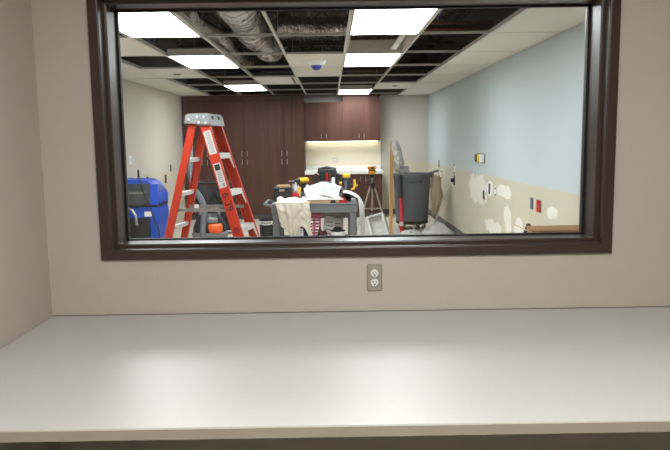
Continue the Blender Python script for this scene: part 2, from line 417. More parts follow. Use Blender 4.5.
# light panels
def panel(ci, r, label):
    x0, x1, y0, y1 = cell(ci, r); cx, cy = (x0 + x1) / 2, (y0 + y1) / 2; hx, hy = (x1 - x0) / 2 - 0.014, (y1 - y0) / 2 - 0.014
    t = thing('ceiling_light', label, 'ceiling light', (cx, cy, ZC), group='recessed light panels')
    b = bm_new(); bxx(b, -hx + 0.012, hx - 0.012, -hy + 0.012, hy - 0.012, -0.001, 0.003); part('diffuser', b, m_far_panel, t)
    b = bm_new()
    for q in ((-hx, hx, -hy, -hy + 0.012), (-hx, hx, hy - 0.012, hy), (-hx, -hx + 0.012, -hy + 0.012, hy - 0.012), (hx - 0.012, hx, -hy + 0.012, hy - 0.012)):
        bxx(b, q[0], q[1], q[2], q[3], -0.003, 0.03)
    bxx(b, -hx, hx, -hy, hy, 0.03, 0.07); part('housing', b, m_tee, t)
panel(2, -1, 'white ceiling light panel at left, nearest the window')
panel(2, 1, 'white ceiling light panel at left, the middle of three in its row')
panel(2, 4, 'white ceiling light panel at left, the far one in front of the tall cabinets')
panel(5, -1, 'white ceiling light panel right of centre, nearest the window')
panel(5, 1, 'white ceiling light panel right of centre, just behind the open metal box')
panel(5, 5, 'white ceiling light panel right of centre, the far one in front of the wall cabinets')
# return air box between the two right hand panels
x0, x1, y0, y1 = cell(5, 0)
rb = thing('air_box', 'open metal air box with a bent white strip between two right light panels', 'air box', (0, 0, ZC))
b = bm_new(); bxx(b, x0 + 0.03, x1 - 0.03, y1 - 0.10, y1 - 0.09, 0.003, 0.12); bxx(b, x0 + 0.36, x0 + 0.366, y1 - 0.104, y1 - 0.10, 0.003, 0.12); part('back_panel', b, mat('galvanised', (214, 204, 194), 0.5, 0.3, var=0.05), rb)
b = bm_new(); bxx(b, x0 + 0.02, x0 + 0.03, y0 + 0.05, y1 - 0.08, 0.003, 0.22); part('side_panel', b, MATS['galvanised'], rb)
b = bm_new(); bxx(b, x1 - 0.03, x1 - 0.02, y0 + 0.05, y1 - 0.08, 0.003, 0.22); part('side_panel', b, MATS['galvanised'], rb)
b = bm_new(); beam(b, (x1 - 0.12, y1 - 0.14, 0.02), (x1 - 0.05, y0 + 0.45, 0.12), (1, 0, 0), 0.06, 0.006); part('flap', b, m_white, rb, label='bent white strip')

# ------------------------------------------------------------------ above the ceiling
def ring_r(r, n):
    return lambda t: r * (1 + 0.06 * math.cos(2 * PI * n * t)) * (1 + 0.05 * math.sin(23 * t))
def flex(label, pts, r, rings, hangers, name='flexible_duct'):
    t = thing(name, label, 'duct')
    P = [Vector(p) for p in pts]; out = []
    n = 160
    for i in range(n + 1):
        s = i / n * (len(P) - 1); k = min(int(s), len(P) - 2); f = s - k
        p0, p1, p2, p3 = P[max(k - 1, 0)], P[k], P[k + 1], P[min(k + 2, len(P) - 1)]
        out.append(0.5 * ((2 * p1) + (p2 - p0) * f + (2 * p0 - 5 * p1 + 4 * p2 - p3) * f * f + (3 * p1 - p0 - 3 * p2 + p3) * f ** 3))
    b = bm_new(); tube(b, out, r, 18, True, ring_r(r, rings)); part('duct_sleeve', b, m_duct, t, True)
    for (hx, hy, hz) in hangers:
        b = bm_new(); beam(b, (hx, hy, hz), (hx, hy, ZD - 0.03), (1, 0, 0), 0.025, 0.003); part('hanger_strap', b, m_steel, t)
    return t
flex('long silver flexible duct snaking away above the open cells left of centre', [(-1.22, 4.6, 2.62), (-1.16, 5.4, 2.60), (-1.24, 6.3, 2.60), (-1.16, 7.4, 2.60), (-1.22, 8.6, 2.62), (-1.18, 10.0, 2.65)], 0.09, 60, [(-1.16, 5.4, 2.66), (-1.16, 7.4, 2.66)])
flex('thick silver insulated duct lying beside the snaking duct above the ceiling', [(-0.74, 4.4, 2.82), (-0.80, 5.6, 2.76), (-0.82, 6.8, 2.72), (-0.82, 8.5, 2.75), (-0.80, 9.6, 2.78)], 0.18, 26, [(-0.79, 5.5, 2.9), (-0.82, 7.8, 2.88)])
flex('silver corrugated duct running crosswise above the open cells in the middle', [(-0.50, 7.2, 2.70), (-0.25, 7.15, 2.66), (0.1, 7.12, 2.66), (0.40, 7.2, 2.72)], 0.115, 26, [(-0.2, 7.15, 2.74), (0.2, 7.12, 2.74)])
flex('silver duct above the dark cell between the two left light panels', [(-1.75, 5.9, 2.72), (-1.5, 6.5, 2.68), (-1.38, 6.8, 2.69), (-1.36, 7.0, 2.75)], 0.085, 20, [(-1.4, 6.65, 2.75)])
for i, y in enumerate((5.0, 6.4, 7.8, 9.2, 10.6, 12.0, 13.2)):
    b = bm_new(); bxx(b, XL, XR, y - 0.03, y + 0.03, ZD - 0.34, ZD - 0.30); bxx(b, XL, XR, y - 0.03, y + 0.03, ZD - 0.10, ZD - 0.06)
    x = XL; s = 1
    while x < XR - 0.25:
        beam(b, (x, y, ZD - 0.32 if s > 0 else ZD - 0.08), (x + 0.25, y, ZD - 0.08 if s > 0 else ZD - 0.32), (0, 1, 0), 0.02, 0.02); x += 0.25; s = -s
    tag(struct('trim_%d' % (i + 1), b, m_joist), 'dark steel roof joist above the open ceiling', 'joist', 'roof joists'); 
def rod(name, label, cat, pts, r, m, hang=None):
    t = thing(name, label, cat); b = bm_new(); tube(b, pts, r, 10); part('pipe' if r > 0.008 else 'wire', b, m, t, True)
    for h in hang or []:
        b = bm_new(); tube(b, [h, (h[0], h[1], ZD - 0.05)], 0.006, 6); part('hanger', b, m_steel, t)
    return t
rod('conduit', 'dark red conduit crossing above the open cells at right, the nearer one', 'conduit', [(0.5, 8.15, 2.87), (1.95, 8.15, 2.87)], 0.02, m_conduit, [(1.3, 8.15, 2.87)])
rod('conduit', 'dark red conduit crossing above the open cells at right, the farther one', 'conduit', [(0.5, 8.45, 2.85), (1.95, 8.45, 2.85)], 0.02, m_conduit, [(1.2, 8.45, 2.85)])
rod('sprinkler_pipe', 'black pipe with a drop above the open cells right of the light panels', 'pipe', [(0.95, 6.4, 2.62), (0.95, 6.42, 2.75), (0.95, 7.5, 2.78), (0.95, 12.6, 2.80)], 0.03, m_black, [(0.95, 8.0, 2.78), (0.95, 11.0, 2.8)])
rod('sprinkler_pipe', 'black pipe running crosswise near the far end of the open ceiling', 'pipe', [(-2.2, 11.3, 2.66), (1.9, 11.3, 2.66)], 0.03, m_black, [(-0.1, 11.3, 2.66)])
for k, (dx, dz) in enumerate(((0, 0), (0.03, 0.02), (0.05, -0.01))):
    pass
cb = thing('cable_bundle', 'blue cable bundle hanging above the open cell beside the right light panel', 'cables')
for dx, dz in ((0, 0), (0.03, 0.02), (0.05, -0.012)):
    b = bm_new(); tube(b, [(0.98 + dx, 5.6, 3.1 + dz), (0.96 + dx, 5.75, 2.75 + dz), (0.99 + dx, 6.2, 2.68 + dz), (1.04 + dx, 6.9, 2.72 + dz), (1.10 + dx, 7.7, 3.05 + dz)], 0.009, 8); part('cable', b, m_bluecable, cb, True)
b = bm_new(); bxx(b, XL, -1.75, 7.9, 8.0, 2.5, 2.9); bxx(b, XL, -1.75, 8.0, 8.06, 2.55, 2.6)
cb2 = thing('cable_tray', 'dark steel tray with a blue cable above the open left cell', 'cable tray')
part('tray', b, m_joist, cb2)
b = bm_new(); tube(b, [(-2.15, 7.85, 2.95), (-2.1, 7.82, 2.7), (-1.98, 7.84, 2.62), (-1.95, 7.86, 2.9)], 0.012, 8); part('cable', b, m_bluecable, cb2, True)

# ------------------------------------------------------------------ built-in cabinets at the far wall
def handle(par, x, y, z, L=0.10):
    b = bm_new(); bxx(b, x - 0.005, x + 0.005, y - 0.030, y - 0.020, z - L / 2, z + L / 2, 0.002)
    bxx(b, x - 0.004, x + 0.004, y - 0.022, y, z - L / 2 + 0.01, z - L / 2 + 0.018); bxx(b, x - 0.004, x + 0.004, y - 0.022, y, z + L / 2 - 0.018, z + L / 2 - 0.01)
    part('handle', b, m_steel, par)
def door(par, x0, x1, y, z0, z1, hx, hz):
    b = bm_new(); bxx(b, x0 + 0.0015, x1 - 0.0015, y - 0.02, y, z0 + 0.0015, z1 - 0.0015, 0.001); d = part('door', b, m_wood, par); handle(d, hx, y - 0.02, hz); return d
tall_x = [-2.80, -2.022, -1.258, -0.490]
tl = ['leftmost tall dark wood cabinet, mostly behind the orange ladder', 'middle tall dark wood cabinet just right of the orange ladder top', 'rightmost tall dark wood cabinet next to the wall cabinets']
for i in range(3):
    x0, x1 = tall_x[i], tall_x[i + 1]; xm = (x0 + x1) / 2
    t = thing('tall_cabinet', tl[i], 'cabinet', (0, 0, 0), group='tall built-in cabinets')
    b = bm_new(); bxx(b, x0, x1, 13.02, YB - 0.005, 0.10, 2.275); part('carcass', b, m_woodedge, t)
    b = bm_new(); bxx(b, x0, x1, 13.07, YB - 0.005, 0, 0.10); part('toe_kick', b, m_base, t)
    b = bm_new(); bxx(b, x0, x1, 13.01, 13.10, 2.277, ZC - 0.006); part('filler', b, m_wood, t)
    for k, (a, c) in enumerate(((x0, xm), (xm, x1))):
        hx = xm + (-0.05 if k == 0 else 0.05)
        door(t, a, c, 13.02, 0.10, 1.19, hx, 1.115); door(t, a, c, 13.02, 1.19, 2.27, hx, 1.275)
up_x = [-0.488, 0.262, 0.993]
for i in range(2):
    x0, x1 = up_x[i], up_x[i + 1]; xm = (x0 + x1) / 2
    t = thing('wall_cabinet', ['left dark wood wall cabinet, beside the tall cabinets, no filler above', 'right dark wood wall cabinet with a filler strip above it'][i], 'cabinet', (0, 0, 0), group='upper wall cabinets')
    b = bm_new(); bxx(b, x0, x1, 13.27, YB - 0.005, 1.50, 2.25); part('carcass', b, m_woodedge, t)
    if i == 1:
        b = bm_new(); bxx(b, x0, x1, 13.26, 13.34, 2.252, ZC - 0.006); part('filler', b, m_wood, t)
    for k, (a, c) in enumerate(((x0, xm), (xm, x1))):
        hx = xm + (-0.05 if k == 0 else 0.05); door(t, a, c, 13.27, 1.50, 2.25, hx, 1.59)
for i, (x0, x1) in enumerate(((-0.488, 0.262), (0.262, 1.01))):
    xm = (x0 + x1) / 2
    t = thing('base_cabinet', ['left dark wood base cabinet under the white worktop, behind the cart', 'right dark wood base cabinet under the white worktop, behind the tripod'][i], 'cabinet', (0, 0, 0), group='base cabinets')
    b = bm_new(); bxx(b, x0, x1, 13.02, YB - 0.005, 0.10, 0.855); part('carcass', b, m_woodedge, t)
    b = bm_new(); bxx(b, x0, x1, 13.07, YB - 0.005, 0, 0.10); part('toe_kick', b, m_base, t)
    for k, (a, c) in enumerate(((x0, xm), (xm, x1))):
        hx = xm + (-0.05 if k == 0 else 0.05); door(t, a, c, 13.02, 0.10, 0.85, hx, 0.76)
wt = thing('worktop', 'white worktop with upstand under the lit cream backsplash', 'worktop')
b = bm_new(); bxx(b, -0.487, 1.03, 12.97, YB - 0.022, 0.857, 0.925, 0.006); part('slab', b, m_stone, wt)
b = bm_new(); bxx(b, -0.487, 1.03, YB - 0.044, YB - 0.0205, 0.925, 1.0, 0.003); part('upstand', b, m_stone, wt)
b = bm_new(); bxx(b, -0.487, 1.03, YB - 0.02, YB - 0.001, 0.926, 1.498); tag(part('backsplash', b, m_splash), 'cream backsplash panel lit from above between worktop and wall cabinets', 'backsplash')
sl = thing('strip_light', 'thin bright strip light under the wall cabinets', 'light', (0, 0, 0))
b = bm_new(); bxx(b, -0.45, 0.96, 13.50, 13.54, 1.482, 1.488); part('diffuser', b, m_strip, sl)
b = bm_new(); bxx(b, -0.46, 0.97, 13.49, 13.55, 1.488, 1.50); part('housing', b, m_white, sl)

def wall_plate(label, cat, name, loc, rz, w_, h_, m, inserts, group='wall outlets and boxes'):
    """plate facing local -Y; inserts: (name, x, z, w, h, material)"""
    t = thing(name, label, cat, loc, rz, group)
    b = bm_new(); box(b, (0, -0.004, 0), (w_, 0.008, h_), bev=0.002); part('plate', b, m, t)
    for (n, x, z, a, c, mm) in inserts:
        b = bm_new(); box(b, (x, -0.009, z), (a, 0.006, c), bev=0.001); part(n, b, mm, t)
    return t
wall_plate('small switch plate on the lit cream backsplash', 'outlet', 'outlet', (0.102, YB - 0.02, 1.115), 0, 0.10, 0.085, m_steel, [('receptacle', -0.02, 0, 0.03, 0.055, m_white), ('receptacle', 0.02, 0, 0.03, 0.055, m_white)])
RW = PI / 2 * -1
def rplate(label, cat, name, y, z, w_, h_, m, ins): return wall_plate(label, cat, name, (XR, y, z), RW, w_, h_, m, ins)
# facing -X: local -Y -> world -X, local +X -> world -Y
RW = -PI / 2
sw = rplate('switch plate with a green, a yellow and a white switch on the blue-grey wall', 'switch', 'switch_plate', 8.80, 1.25, 0.44, 0.125, m_midgrey, [])
for x, mm in ((-0.14, m_green), (0.0, m_yellow), (0.14, m_white)):
    b = bm_new(); box(b, (x, -0.030, 0), (0.075, 0.048, 0.10), bev=0.004); part('switch', b, mm, sw)
rplate('narrow dark wall box at the paint line near the far right corner', 'wall box', 'wall_box', 12.22, 1.06, 0.08, 0.13, m_black, [])
rplate('white wall box with dark slots below the paint line behind the grey bin', 'wall box', 'wall_box', 11.9, 0.88, 0.10, 0.17, m_white, [('slot', 0, 0.06, 0.07, 0.025, m_black), ('slot', 0, -0.06, 0.07, 0.025, m_black), ('slot', 0.04, 0, 0.015, 0.10, m_black)])
rplate('white wall plate above the black plug and cream cord', 'wall box', 'wall_box', 10.66, 1.03, 0.10, 0.17, m_white, [('slot', 0, 0.065, 0.07, 0.03, m_black), ('slot', 0, -0.065, 0.07, 0.03, m_black)])
rplate('black wall box that the cream cord is plugged into', 'wall box', 'wall_box', 10.70, 0.85, 0.10, 0.15, m_black, [('socket', 0, 0.0, 0.05, 0.08, m_maroon)])
rplate('dark wall box at the lower right corner of the big plaster patch', 'wall box', 'wall_box', 8.63, 0.78, 0.08, 0.12, m_dgrey, [('slot', 0, 0.03, 0.05, 0.03, m_black), ('slot', 0, -0.03, 0.05, 0.03, m_black)])
rplate('dark wall box on a white ring right of the big plaster patch', 'wall box', 'wall_box', 8.30, 0.885, 0.13, 0.19, m_white, [('opening', 0, 0, 0.08, 0.13, m_black)])
rplate('white wall plate with dark edge slots next to the dark wall box', 'wall box', 'wall_box', 8.03, 0.87, 0.09, 0.13, m_white, [('slot', 0.02, 0.04, 0.04, 0.025, m_black), ('slot', 0.02, -0.04, 0.04, 0.025, m_black)])
rplate('grey metal wall box left of the red outlet', 'wall box', 'wall_box', 6.56, 0.862, 0.09, 0.115, m_midgrey, [('opening', 0.01, 0, 0.055, 0.09, m_dgrey)])
rplate('bright red four-gang outlet low on the bare right wall', 'outlet', 'outlet', 6.33, 0.858, 0.13, 0.12, m_midgrey, [('receptacle', -0.032, 0.03, 0.052, 0.05, m_redp), ('receptacle', 0.032, 0.03, 0.052, 0.05, m_redp), ('receptacle', -0.032, -0.03, 0.052, 0.05, m_redp), ('receptacle', 0.032, -0.03, 0.052, 0.05, m_redp)])
def lplate(label, y, z, w_, h_, m, ins, cat='wall box', name='wall_box'): return wall_plate(label, cat, name, (XL, y, z), PI / 2, w_, h_, m, ins)
lplate('white switch plate high on the beige left wall by the window frame', 9.55, 1.27, 0.12, 0.12, m_white, [('switch', 0, 0, 0.04, 0.07, m_paper)], 'switch', 'switch_plate')
lplate('black wall box on the left wall right above the blue machine', 9.92, 1.055, 0.09, 0.12, m_black, [])
lplate('small maroon wall box low on the left wall beside the blue machine top', 10.4, 0.95, 0.09, 0.08, m_maroon, [('slot', 0, 0, 0.04, 0.04, m_black)])
lplate('dark maroon wall box on the left wall left of the ladder leg', 11.55, 0.89, 0.10, 0.15, m_black, [('slot', 0, 0.0, 0.05, 0.06, m_maroon)])
lplate('narrow black wall box at the paint line left of the ladder leg', 11.95, 1.06, 0.08, 0.12, m_black, [])

# ------------------------------------------------------------------ blue machine (dehumidifier)
mc = thing('dehumidifier', 'blue and black wheeled dehumidifier against the left wall', 'machine', (-2.47, 8.65, 0))
b = bm_new(); prism(b, [(-0.30, 0.06), (0.30, 0.06), (0.30, 0.62), (0.285, 0.71), (-0.30, 0.71)], 'Y', -0.25, 0.30); part('lower_body', b, m_blue, mc)
b = bm_new(); bxx(b, -0.27, 0.19, -0.262, -0.25, 0.10, 0.57, 0.006); part('front_grille', b, m_black, mc)
b = bm_new(); bxx(b, 0.20, 0.30, -0.275, -0.25, 0.06, 0.70, 0.01); part('corner_pillar', b, m_blue, mc)
b = bm_new(); prism(b, [(-0.30, 0.73), (0.305, 0.73), (0.305, 0.86), (0.20, 1.01), (0.12, 1.045), (-0.30, 1.05)], 'Y', -0.20, 0.30)
bmesh.ops.bevel(b, geom=list(b.edges), offset=0.012, segments=2, affect='EDGES')
head = part('upper_body', b, m_blue, mc, True)
b = bm_new(); prism(b, [(-0.262, 0.74), (-0.20, 0.74), (-0.20, 1.0), (-0.205, 1.0)], 'X', -0.295, 0.205); fp = part('control_panel', b, mat('slate_plastic', (54, 57, 64), 0.5), head)
b = bm_new()
for k in range(9):
    x = -0.075 + k * 0.026; beam(b, (x, -0.2345, 0.872), (x, -0.2290, 0.897), (1, 0, 0), 0.018, 0.002)
part('faded_lettering', b, m_greyink, fp)
b = bm_new(); prism(b, [(-0.262, 0.735), (-0.19, 0.735), (-0.19, 0.99), (-0.21, 0.99)], 'X', 0.207, 0.30); part('corner_cover', b, m_blue, head)
b = bm_new(); bxx(b, -0.302, 0.302, -0.262, 0.302, 0.705, 0.735, 0.01); part('mid_seam', b, m_black, mc)
for k in range(4):
    b = bm_new(); t = 0.22 + 0.17 * k; px_, pz_ = 0.305 - 0.105 * t + 0.001, 0.86 + 0.15 * t + 0.001
    beam(b, (px_, -0.13, pz_), (px_, 0.17, pz_), (-0.57, 0, 0.82), 0.012, 0.006); part('louvre', b, m_black, head)
b = bm_new(); tube(b, [(-0.08, -0.26, 0.705), (-0.07, -0.31, 0.705), (0.0, -0.34, 0.68), (0.045, -0.345, 0.61), (0.05, -0.34, 0.50), (0.05, -0.26, 0.485)], 0.016, 10); part('handle', b, m_steel, mc, True, 'bent silver handle')
b = bm_new(); bxx(b, 0.135, 0.225, -0.281, -0.262, 0.59, 0.65); part('sticker', b, m_white, mc)
b = bm_new()
for x in (-0.10, -0.02, 0.05): box(b, (x, -0.27, 0.72), (0.06, 0.03, 0.03), bev=0.004)
part('latch', b, m_black, mc)
b = bm_new(); tube(b, [(0.02, -0.10, 1.055), (0.08, -0.19, 1.04), (0.14, -0.262, 0.88), (0.21, -0.29, 0.74), (0.24, -0.295, 0.60), (0.31, -0.295, 0.42), (0.312, -0.28, 0.2)], 0.009, 8); part('power_cord', b, m_black, mc, True)
for y in (-0.14, 0.18):
    for x in (-0.29, 0.29):
        b = bm_new(); lathe(b, [(0, -0.025), (0.07, -0.025), (0.075, -0.015), (0.075, 0.015), (0.07, 0.025), (0, 0.025)], (x, y, 0.075), 24, Matrix.Rotation(PI / 2, 4, 'Y')); part('wheel', b, m_black, mc, True)

# ------------------------------------------------------------------ step ladder
ld = thing('step_ladder', 'orange-red fibreglass step ladder standing open with a grey top cap', 'ladder', (-1.05, 6.05, 0), R(-9.5))
HW0, HW1, HT = 0.275, 0.165, 1.67
def rail_pts(front, side):
    if front: return Vector((0.490, side * HW0, 0.0)), Vector((-0.010, side * HW1, HT))
    return Vector((-0.535, side * (HW0 - 0.02), 0.0)), Vector((-0.118, side * (HW1 - 0.01), HT))
def basis(front, side):
    p0, p1 = rail_pts(front, side); a = (p1 - p0).normalized(); e = Vector((1, 0, 0)); e = (e - e.dot(a) * a).normalized()
    n = e.cross(a)
    if n.y * side < 0: n = -n
    return p0, p1, a, e, n
for front in (True, False):
    for side in (-1, 1):
        p0, p1, a, e, n = basis(front, side); wd = 0.088 if front else 0.064; b = bm_new()
        beam(b, p0 + a * 0.012, p1 + a * 0.04, e, wd, 0.006)
        for s in (-1, 1):
            q = e * s * (wd / 2 - 0.003) - n * 0.014
            beam(b, p0 + q + a * 0.012, p1 + q + a * 0.03, n, 0.028, 0.006)
        rl = part('front_rail' if front else 'rear_rail', b, m_orange, ld)
        b = bm_new(); beam(b, p0 - a * 0.0, p0 + a * 0.09, e, wd + 0.01, 0.03); part('rubber_foot', b, m_black, rl)
def z_on(front, side, z):
    p0, p1 = rail_pts(front, side); return p0 + (p1 - p0) * (z / HT)
for z in (0.12, 0.43, 0.75, 1.075, 1.40):
    q0, q1 = z_on(True, -1, z), z_on(True, 1, z); b = bm_new()
    q0 = q0 + Vector((0, 0.006, 0)); q1 = q1 - Vector((0, 0.006, 0))
    beam(b, q0, q1, (1, 0, 0), 0.082, 0.006)
    for s in (-0.040, 0.040): beam(b, q0 + Vector((s, 0, -0.02)), q1 + Vector((s, 0, -0.02)), (0, 0, 1), 0.045, 0.005)
    for s in (-0.028, -0.014, 0, 0.014, 0.028): beam(b, q0 + Vector((s, 0, 0.005)), q1 + Vector((s, 0, 0.005)), (1, 0, 0), 0.006, 0.004)
    for sd_, q in ((1, q0), (-1, q1)):
        beam(b, q + Vector((0.035, sd_ * 0.02, -0.03)), q + Vector((0.075 , sd_ * 0.004, -0.13)), (1, 0, 0), 0.02, 0.004)
    part('step', b, m_alu, ld)
for z in (0.15, 0.45, 0.755, 1.055, 1.355):
    q0, q1 = z_on(False, -1, z), z_on(False, 1, z); b = bm_new()
    q0 = q0 + Vector((0, -0.002, 0)); q1 = q1 + Vector((0, 0.002, 0))
    beam(b, q0, q1, (1, 0, 0), 0.03, 0.022, 0.003); beam(b, q0 + Vector((0.006, 0, -0.012)), q1 + Vector((0.006, 0, -0.012)), (1, 0, 0), 0.006, 0.03)
    part('rear_rung', b, m_alu, ld)
for side in (-1, 1):
    q0, q1 = z_on(False, side, 0.91), z_on(True, side, 0.91); off = Vector((0, -side * 0.035, 0)); b = bm_new()
    m_ = (q0 + q1) / 2
    beam(b, q0 + off, m_ + off + Vector((0.01, 0, 0)), (0, 0, 1), 0.028, 0.008); beam(b, m_ + off - Vector((0.01, -0.008 * side, 0)), q1 + off + Vector((0, 0.008 * side, 0)), (0, 0, 1), 0.028, 0.008)
    sp = part('spreader_bar', b, mat('spreader_steel', (140, 136, 132), 0.45, 0.5), ld)
    b = bm_new(); beam(b, q0 + off * 1.15 + (q1 - q0) * 0.10, q0 + off * 1.15 + (q1 - q0) * 0.18, (0, 0, 1), 0.034, 0.012); part('sleeve', b, m_white, sp)
b = bm_new()
capv = [(-0.185, 1.665), (-0.075, 1.670), (-0.06, 1.648), (0.06, 1.648), (0.04, 1.735), (0.02, 1.752), (-0.15, 1.752), (-0.175, 1.735)]
prism(b, capv, 'Y', -0.190, 0.190)
bmesh.ops.bevel(b, geom=[e for e in b.edges if abs(e.verts[0].co.y - e.verts[1].co.y) < 1e-5], offset=0.008, segments=2, affect='EDGES')
cap = part('top_cap', b, m_capgrey, ld, True)
for (x, z) in ((-0.14, 1.70), (-0.065, 1.72), (-0.005, 1.72), (-0.05, 1.675), (0.01, 1.670)):
    b = bm_new(); lathe(b, [(0, 0.006), (0.009, 0.005), (0.011, 0)], (x, -0.190, z), 12, Matrix.Rotation(PI / 2, 4, 'X')); part('bolt', b, m_alu, cap)
for y in (-0.10, 0.06):
    b = bm_new(); box(b, (0.0385, y, 1.715), (0.02, 0.05, 0.03)); part('slot', b, m_black, cap)
# stickers and stencilled number on the near front rail
p0, p1, a, e, n = basis(True, -1)
def on_rail(z, u=0.0, off=0.0): return p0 + (p1 - p0) * (z / HT) + e * u + n * (0.003 + off)
def sticker(name, z0, z1, w_, m, par, off=0.001, u=0.0):
    b = bm_new(); beam(b, on_rail(z0, u, off), on_rail(z1, u, off), e, w_, 0.001); return part(name, b, m, par)
s1 = sticker('warning_sticker', 1.40, 1.60, 0.066, m_film, ld)
b = bm_new()
for k in range(14):
    z = 1.415 + k * 0.0128; beam(b, on_rail(z, 0.002 * (k % 3), 0.002), on_rail(z + 0.006, 0.002 * (k % 3), 0.002), e, 0.042 - 0.004 * (k % 3), 0.0008)
part('fine_print', b, m_greyink, s1)
s2 = sticker('data_sticker', 1.11, 1.32, 0.066, m_film, ld)
b = bm_new(); beam(b, on_rail(1.26, 0, 0.002), on_rail(1.31, 0, 0.002), e, 0.048, 0.0008); part('black_block', b, m_ink, s2)
b = bm_new(); beam(b, on_rail(1.122, 0.01, 0.002), on_rail(1.145, 0.01, 0.002), e, 0.022, 0.0008)
for k in range(6):
    z = 1.16 + k * 0.016; beam(b, on_rail(z, 0, 0.002), on_rail(z + 0.007, 0, 0.002), e, 0.04 - 0.006 * (k % 2), 0.0008)
part('fine_print', b, m_greyink, s2)
me = text_mesh('6-39', 0.092, 0.0006); me.materials.append(m_ink)
tx = bpy.data.objects.new('stencilled_number', me); C.objects.link(tx); tx.parent = ld
# text x axis runs down the rail, text up axis points to +e
X_, Y_, Z_ = -a, e, None
Z_ = X_.cross(Y_)
if Z_.dot(n) < 0: X_ = X_; Y_ = Y_
tx.matrix_local = Matrix.Translation(on_rail(0.985, -0.002, 0.002)) @ Matrix((X_, Y_, Z_)).transposed().to_4x4()
tx['label'] = 'black stencilled number on the rail'
b = bm_new(); c_ = on_rail(0.735, 0, 0.0015)
lathe(b, [(0, 0.0), (0.031, 0.0), (0.031, 0.001), (0, 0.001)], c_, 24, Matrix((e, a, e.cross(a))).transposed().to_4x4()); part('round_logo', b, m_dkred, ld, label='dark red round mark')

# ------------------------------------------------------------------ shop vacuum and dark trolley behind the ladder
vc = thing('shop_vacuum', 'grey shop vacuum with orange motor head and long grey hose behind the ladder', 'vacuum', (-1.50, 8.25, 0))
b = bm_new(); lathe(b, [(0, 0.06), (0.19, 0.06), (0.21, 0.09), (0.215, 0.35), (0.222, 0.37), (0.222, 0.40), (0.20, 0.41), (0, 0.41)], seg=36); part('tank', b, m_midgrey, vc, True)
b = bm_new(); lathe(b, [(0, 0.41), (0.205, 0.41), (0.205, 0.45), (0.19, 0.50), (0.15, 0.58), (0.12, 0.62), (0, 0.63)], seg=32); hd = part('motor_head', b, m_black, vc, True)
b = bm_new(); box(b, (0.09, -0.14, 0.46), (0.17, 0.13, 0.12), bev=0.03, seg=3); part('side_cover', b, m_orangein, hd, True, 'orange side cover')
b = bm_new(); tube(b, [(-0.12, 0, 0.58), (-0.11, 0, 0.68), (0.0, 0, 0.72), (0.11, 0, 0.68), (0.12, 0, 0.58)], 0.018, 10); part('handle', b, m_midgrey, hd, True)
b = bm_new(); box(b, (0.06, -0.15, 0.56), (0.12, 0.08, 0.07), bev=0.02, seg=3); part('switch_panel', b, m_capgrey, hd, True)
hp = [(-0.06, -0.20, 0.32), (-0.04, -0.30, 0.36), (-0.02, -0.30, 0.55), (-0.01, -0.27, 0.72), (-0.06, -0.22, 0.84), (-0.14, -0.16, 0.95), (-0.185, -0.12, 1.10), (-0.19, -0.10, 1.30)]
pts = []
for i in range(121):
    s = i / 120 * (len(hp) - 1); k = min(int(s), len(hp) - 2); f = s - k; P = [Vector(q) for q in hp]
    q0, q1, q2, q3 = P[max(k - 1, 0)], P[k], P[k + 1], P[min(k + 2, len(P) - 1)]
    pts.append(0.5 * ((2 * q1) + (q2 - q0) * f + (2 * q0 - 5 * q1 + 4 * q2 - q3) * f * f + (3 * q1 - q0 - 3 * q2 + q3) * f ** 3))
b = bm_new(); tube(b, pts, 0.038, 12, True, lambda t: 0.036 * (1 + 0.07 * math.cos(2 * PI * 60 * t))); part('hose', b, m_dgrey, vc, True)
b = bm_new(); tube(b, [(-0.19, -0.10, 1.29), (-0.19, -0.095, 1.40), (-0.178, -0.085, 1.47)], 0.03, 12, True, lambda t: 0.040 - 0.012 * t); part('nozzle', b, m_midgrey, vc, True)
for x, y in ((-0.15, -0.13), (0.15, -0.13), (-0.15, 0.13), (0.15, 0.13)):
    b = bm_new(); lathe(b, [(0, -0.015), (0.03, -0.015), (0.032, 0), (0.03, 0.015), (0, 0.015)], (x, y, 0.032), 16, Matrix.Rotation(PI / 2, 4, 'Y')); box(b, (x, y, 0.065), (0.03, 0.03, 0.03)); part('caster', b, m_black, vc, True)
tr = thing('tool_trolley', 'dark fabric tool trolley with a grey frame behind the shop vacuum', 'trolley', (-1.53, 9.05, 0))
def bagfn(u, v):
    x = -0.24 + 0.48 * u; return (x * (1 - 0.12 * (1 - v)), -0.17 - 0.03 * math.sin(PI * u) * math.sin(PI * v) + 0.012 * math.sin(9 * u + 5 * v), 0.35 + 0.60 * v - 0.03 * math.sin(PI * u) * v)
b = bm_new(); sheet(b, bagfn, 18, 14, 0.01); bxx(b, -0.22, 0.22, -0.14, 0.16, 0.36, 0.90, 0.02); part('bag', b, m_blackfab, tr, True)
b = bm_new(); beam(b, (-0.20, -0.215, 0.55), (0.0, -0.22, 0.88), (1, 0, 0), 0.03, 0.006); beam(b, (0.20, -0.215, 0.55), (0.0, -0.22, 0.88), (1, 0, 0), 0.03, 0.006); part('strap', b, m_black, tr)
b = bm_new()
for x in (-0.25, 0.25): tube(b, [(x, -0.16, 0.05), (x, -0.16, 0.97), (x, 0.18, 0.97), (x, 0.18, 0.05)], 0.012, 8)
for z in (0.30, 0.97): tube(b, [(-0.25, -0.16, z), (0.25, -0.16, z)], 0.012, 8); tube(b, [(-0.25, 0.18, z), (0.25, 0.18, z)], 0.012, 8)
part('frame', b, m_black, tr, True)
for x in (-0.25, 0.25):
    for y in (-0.16, 0.18):
        b = bm_new(); lathe(b, [(0, -0.012), (0.04, -0.012), (0.042, 0), (0.04, 0.012), (0, 0.012)], (x, y, 0.042), 16, Matrix.Rotation(PI / 2, 4, 'Y')); part('caster', b, m_black, tr, True)

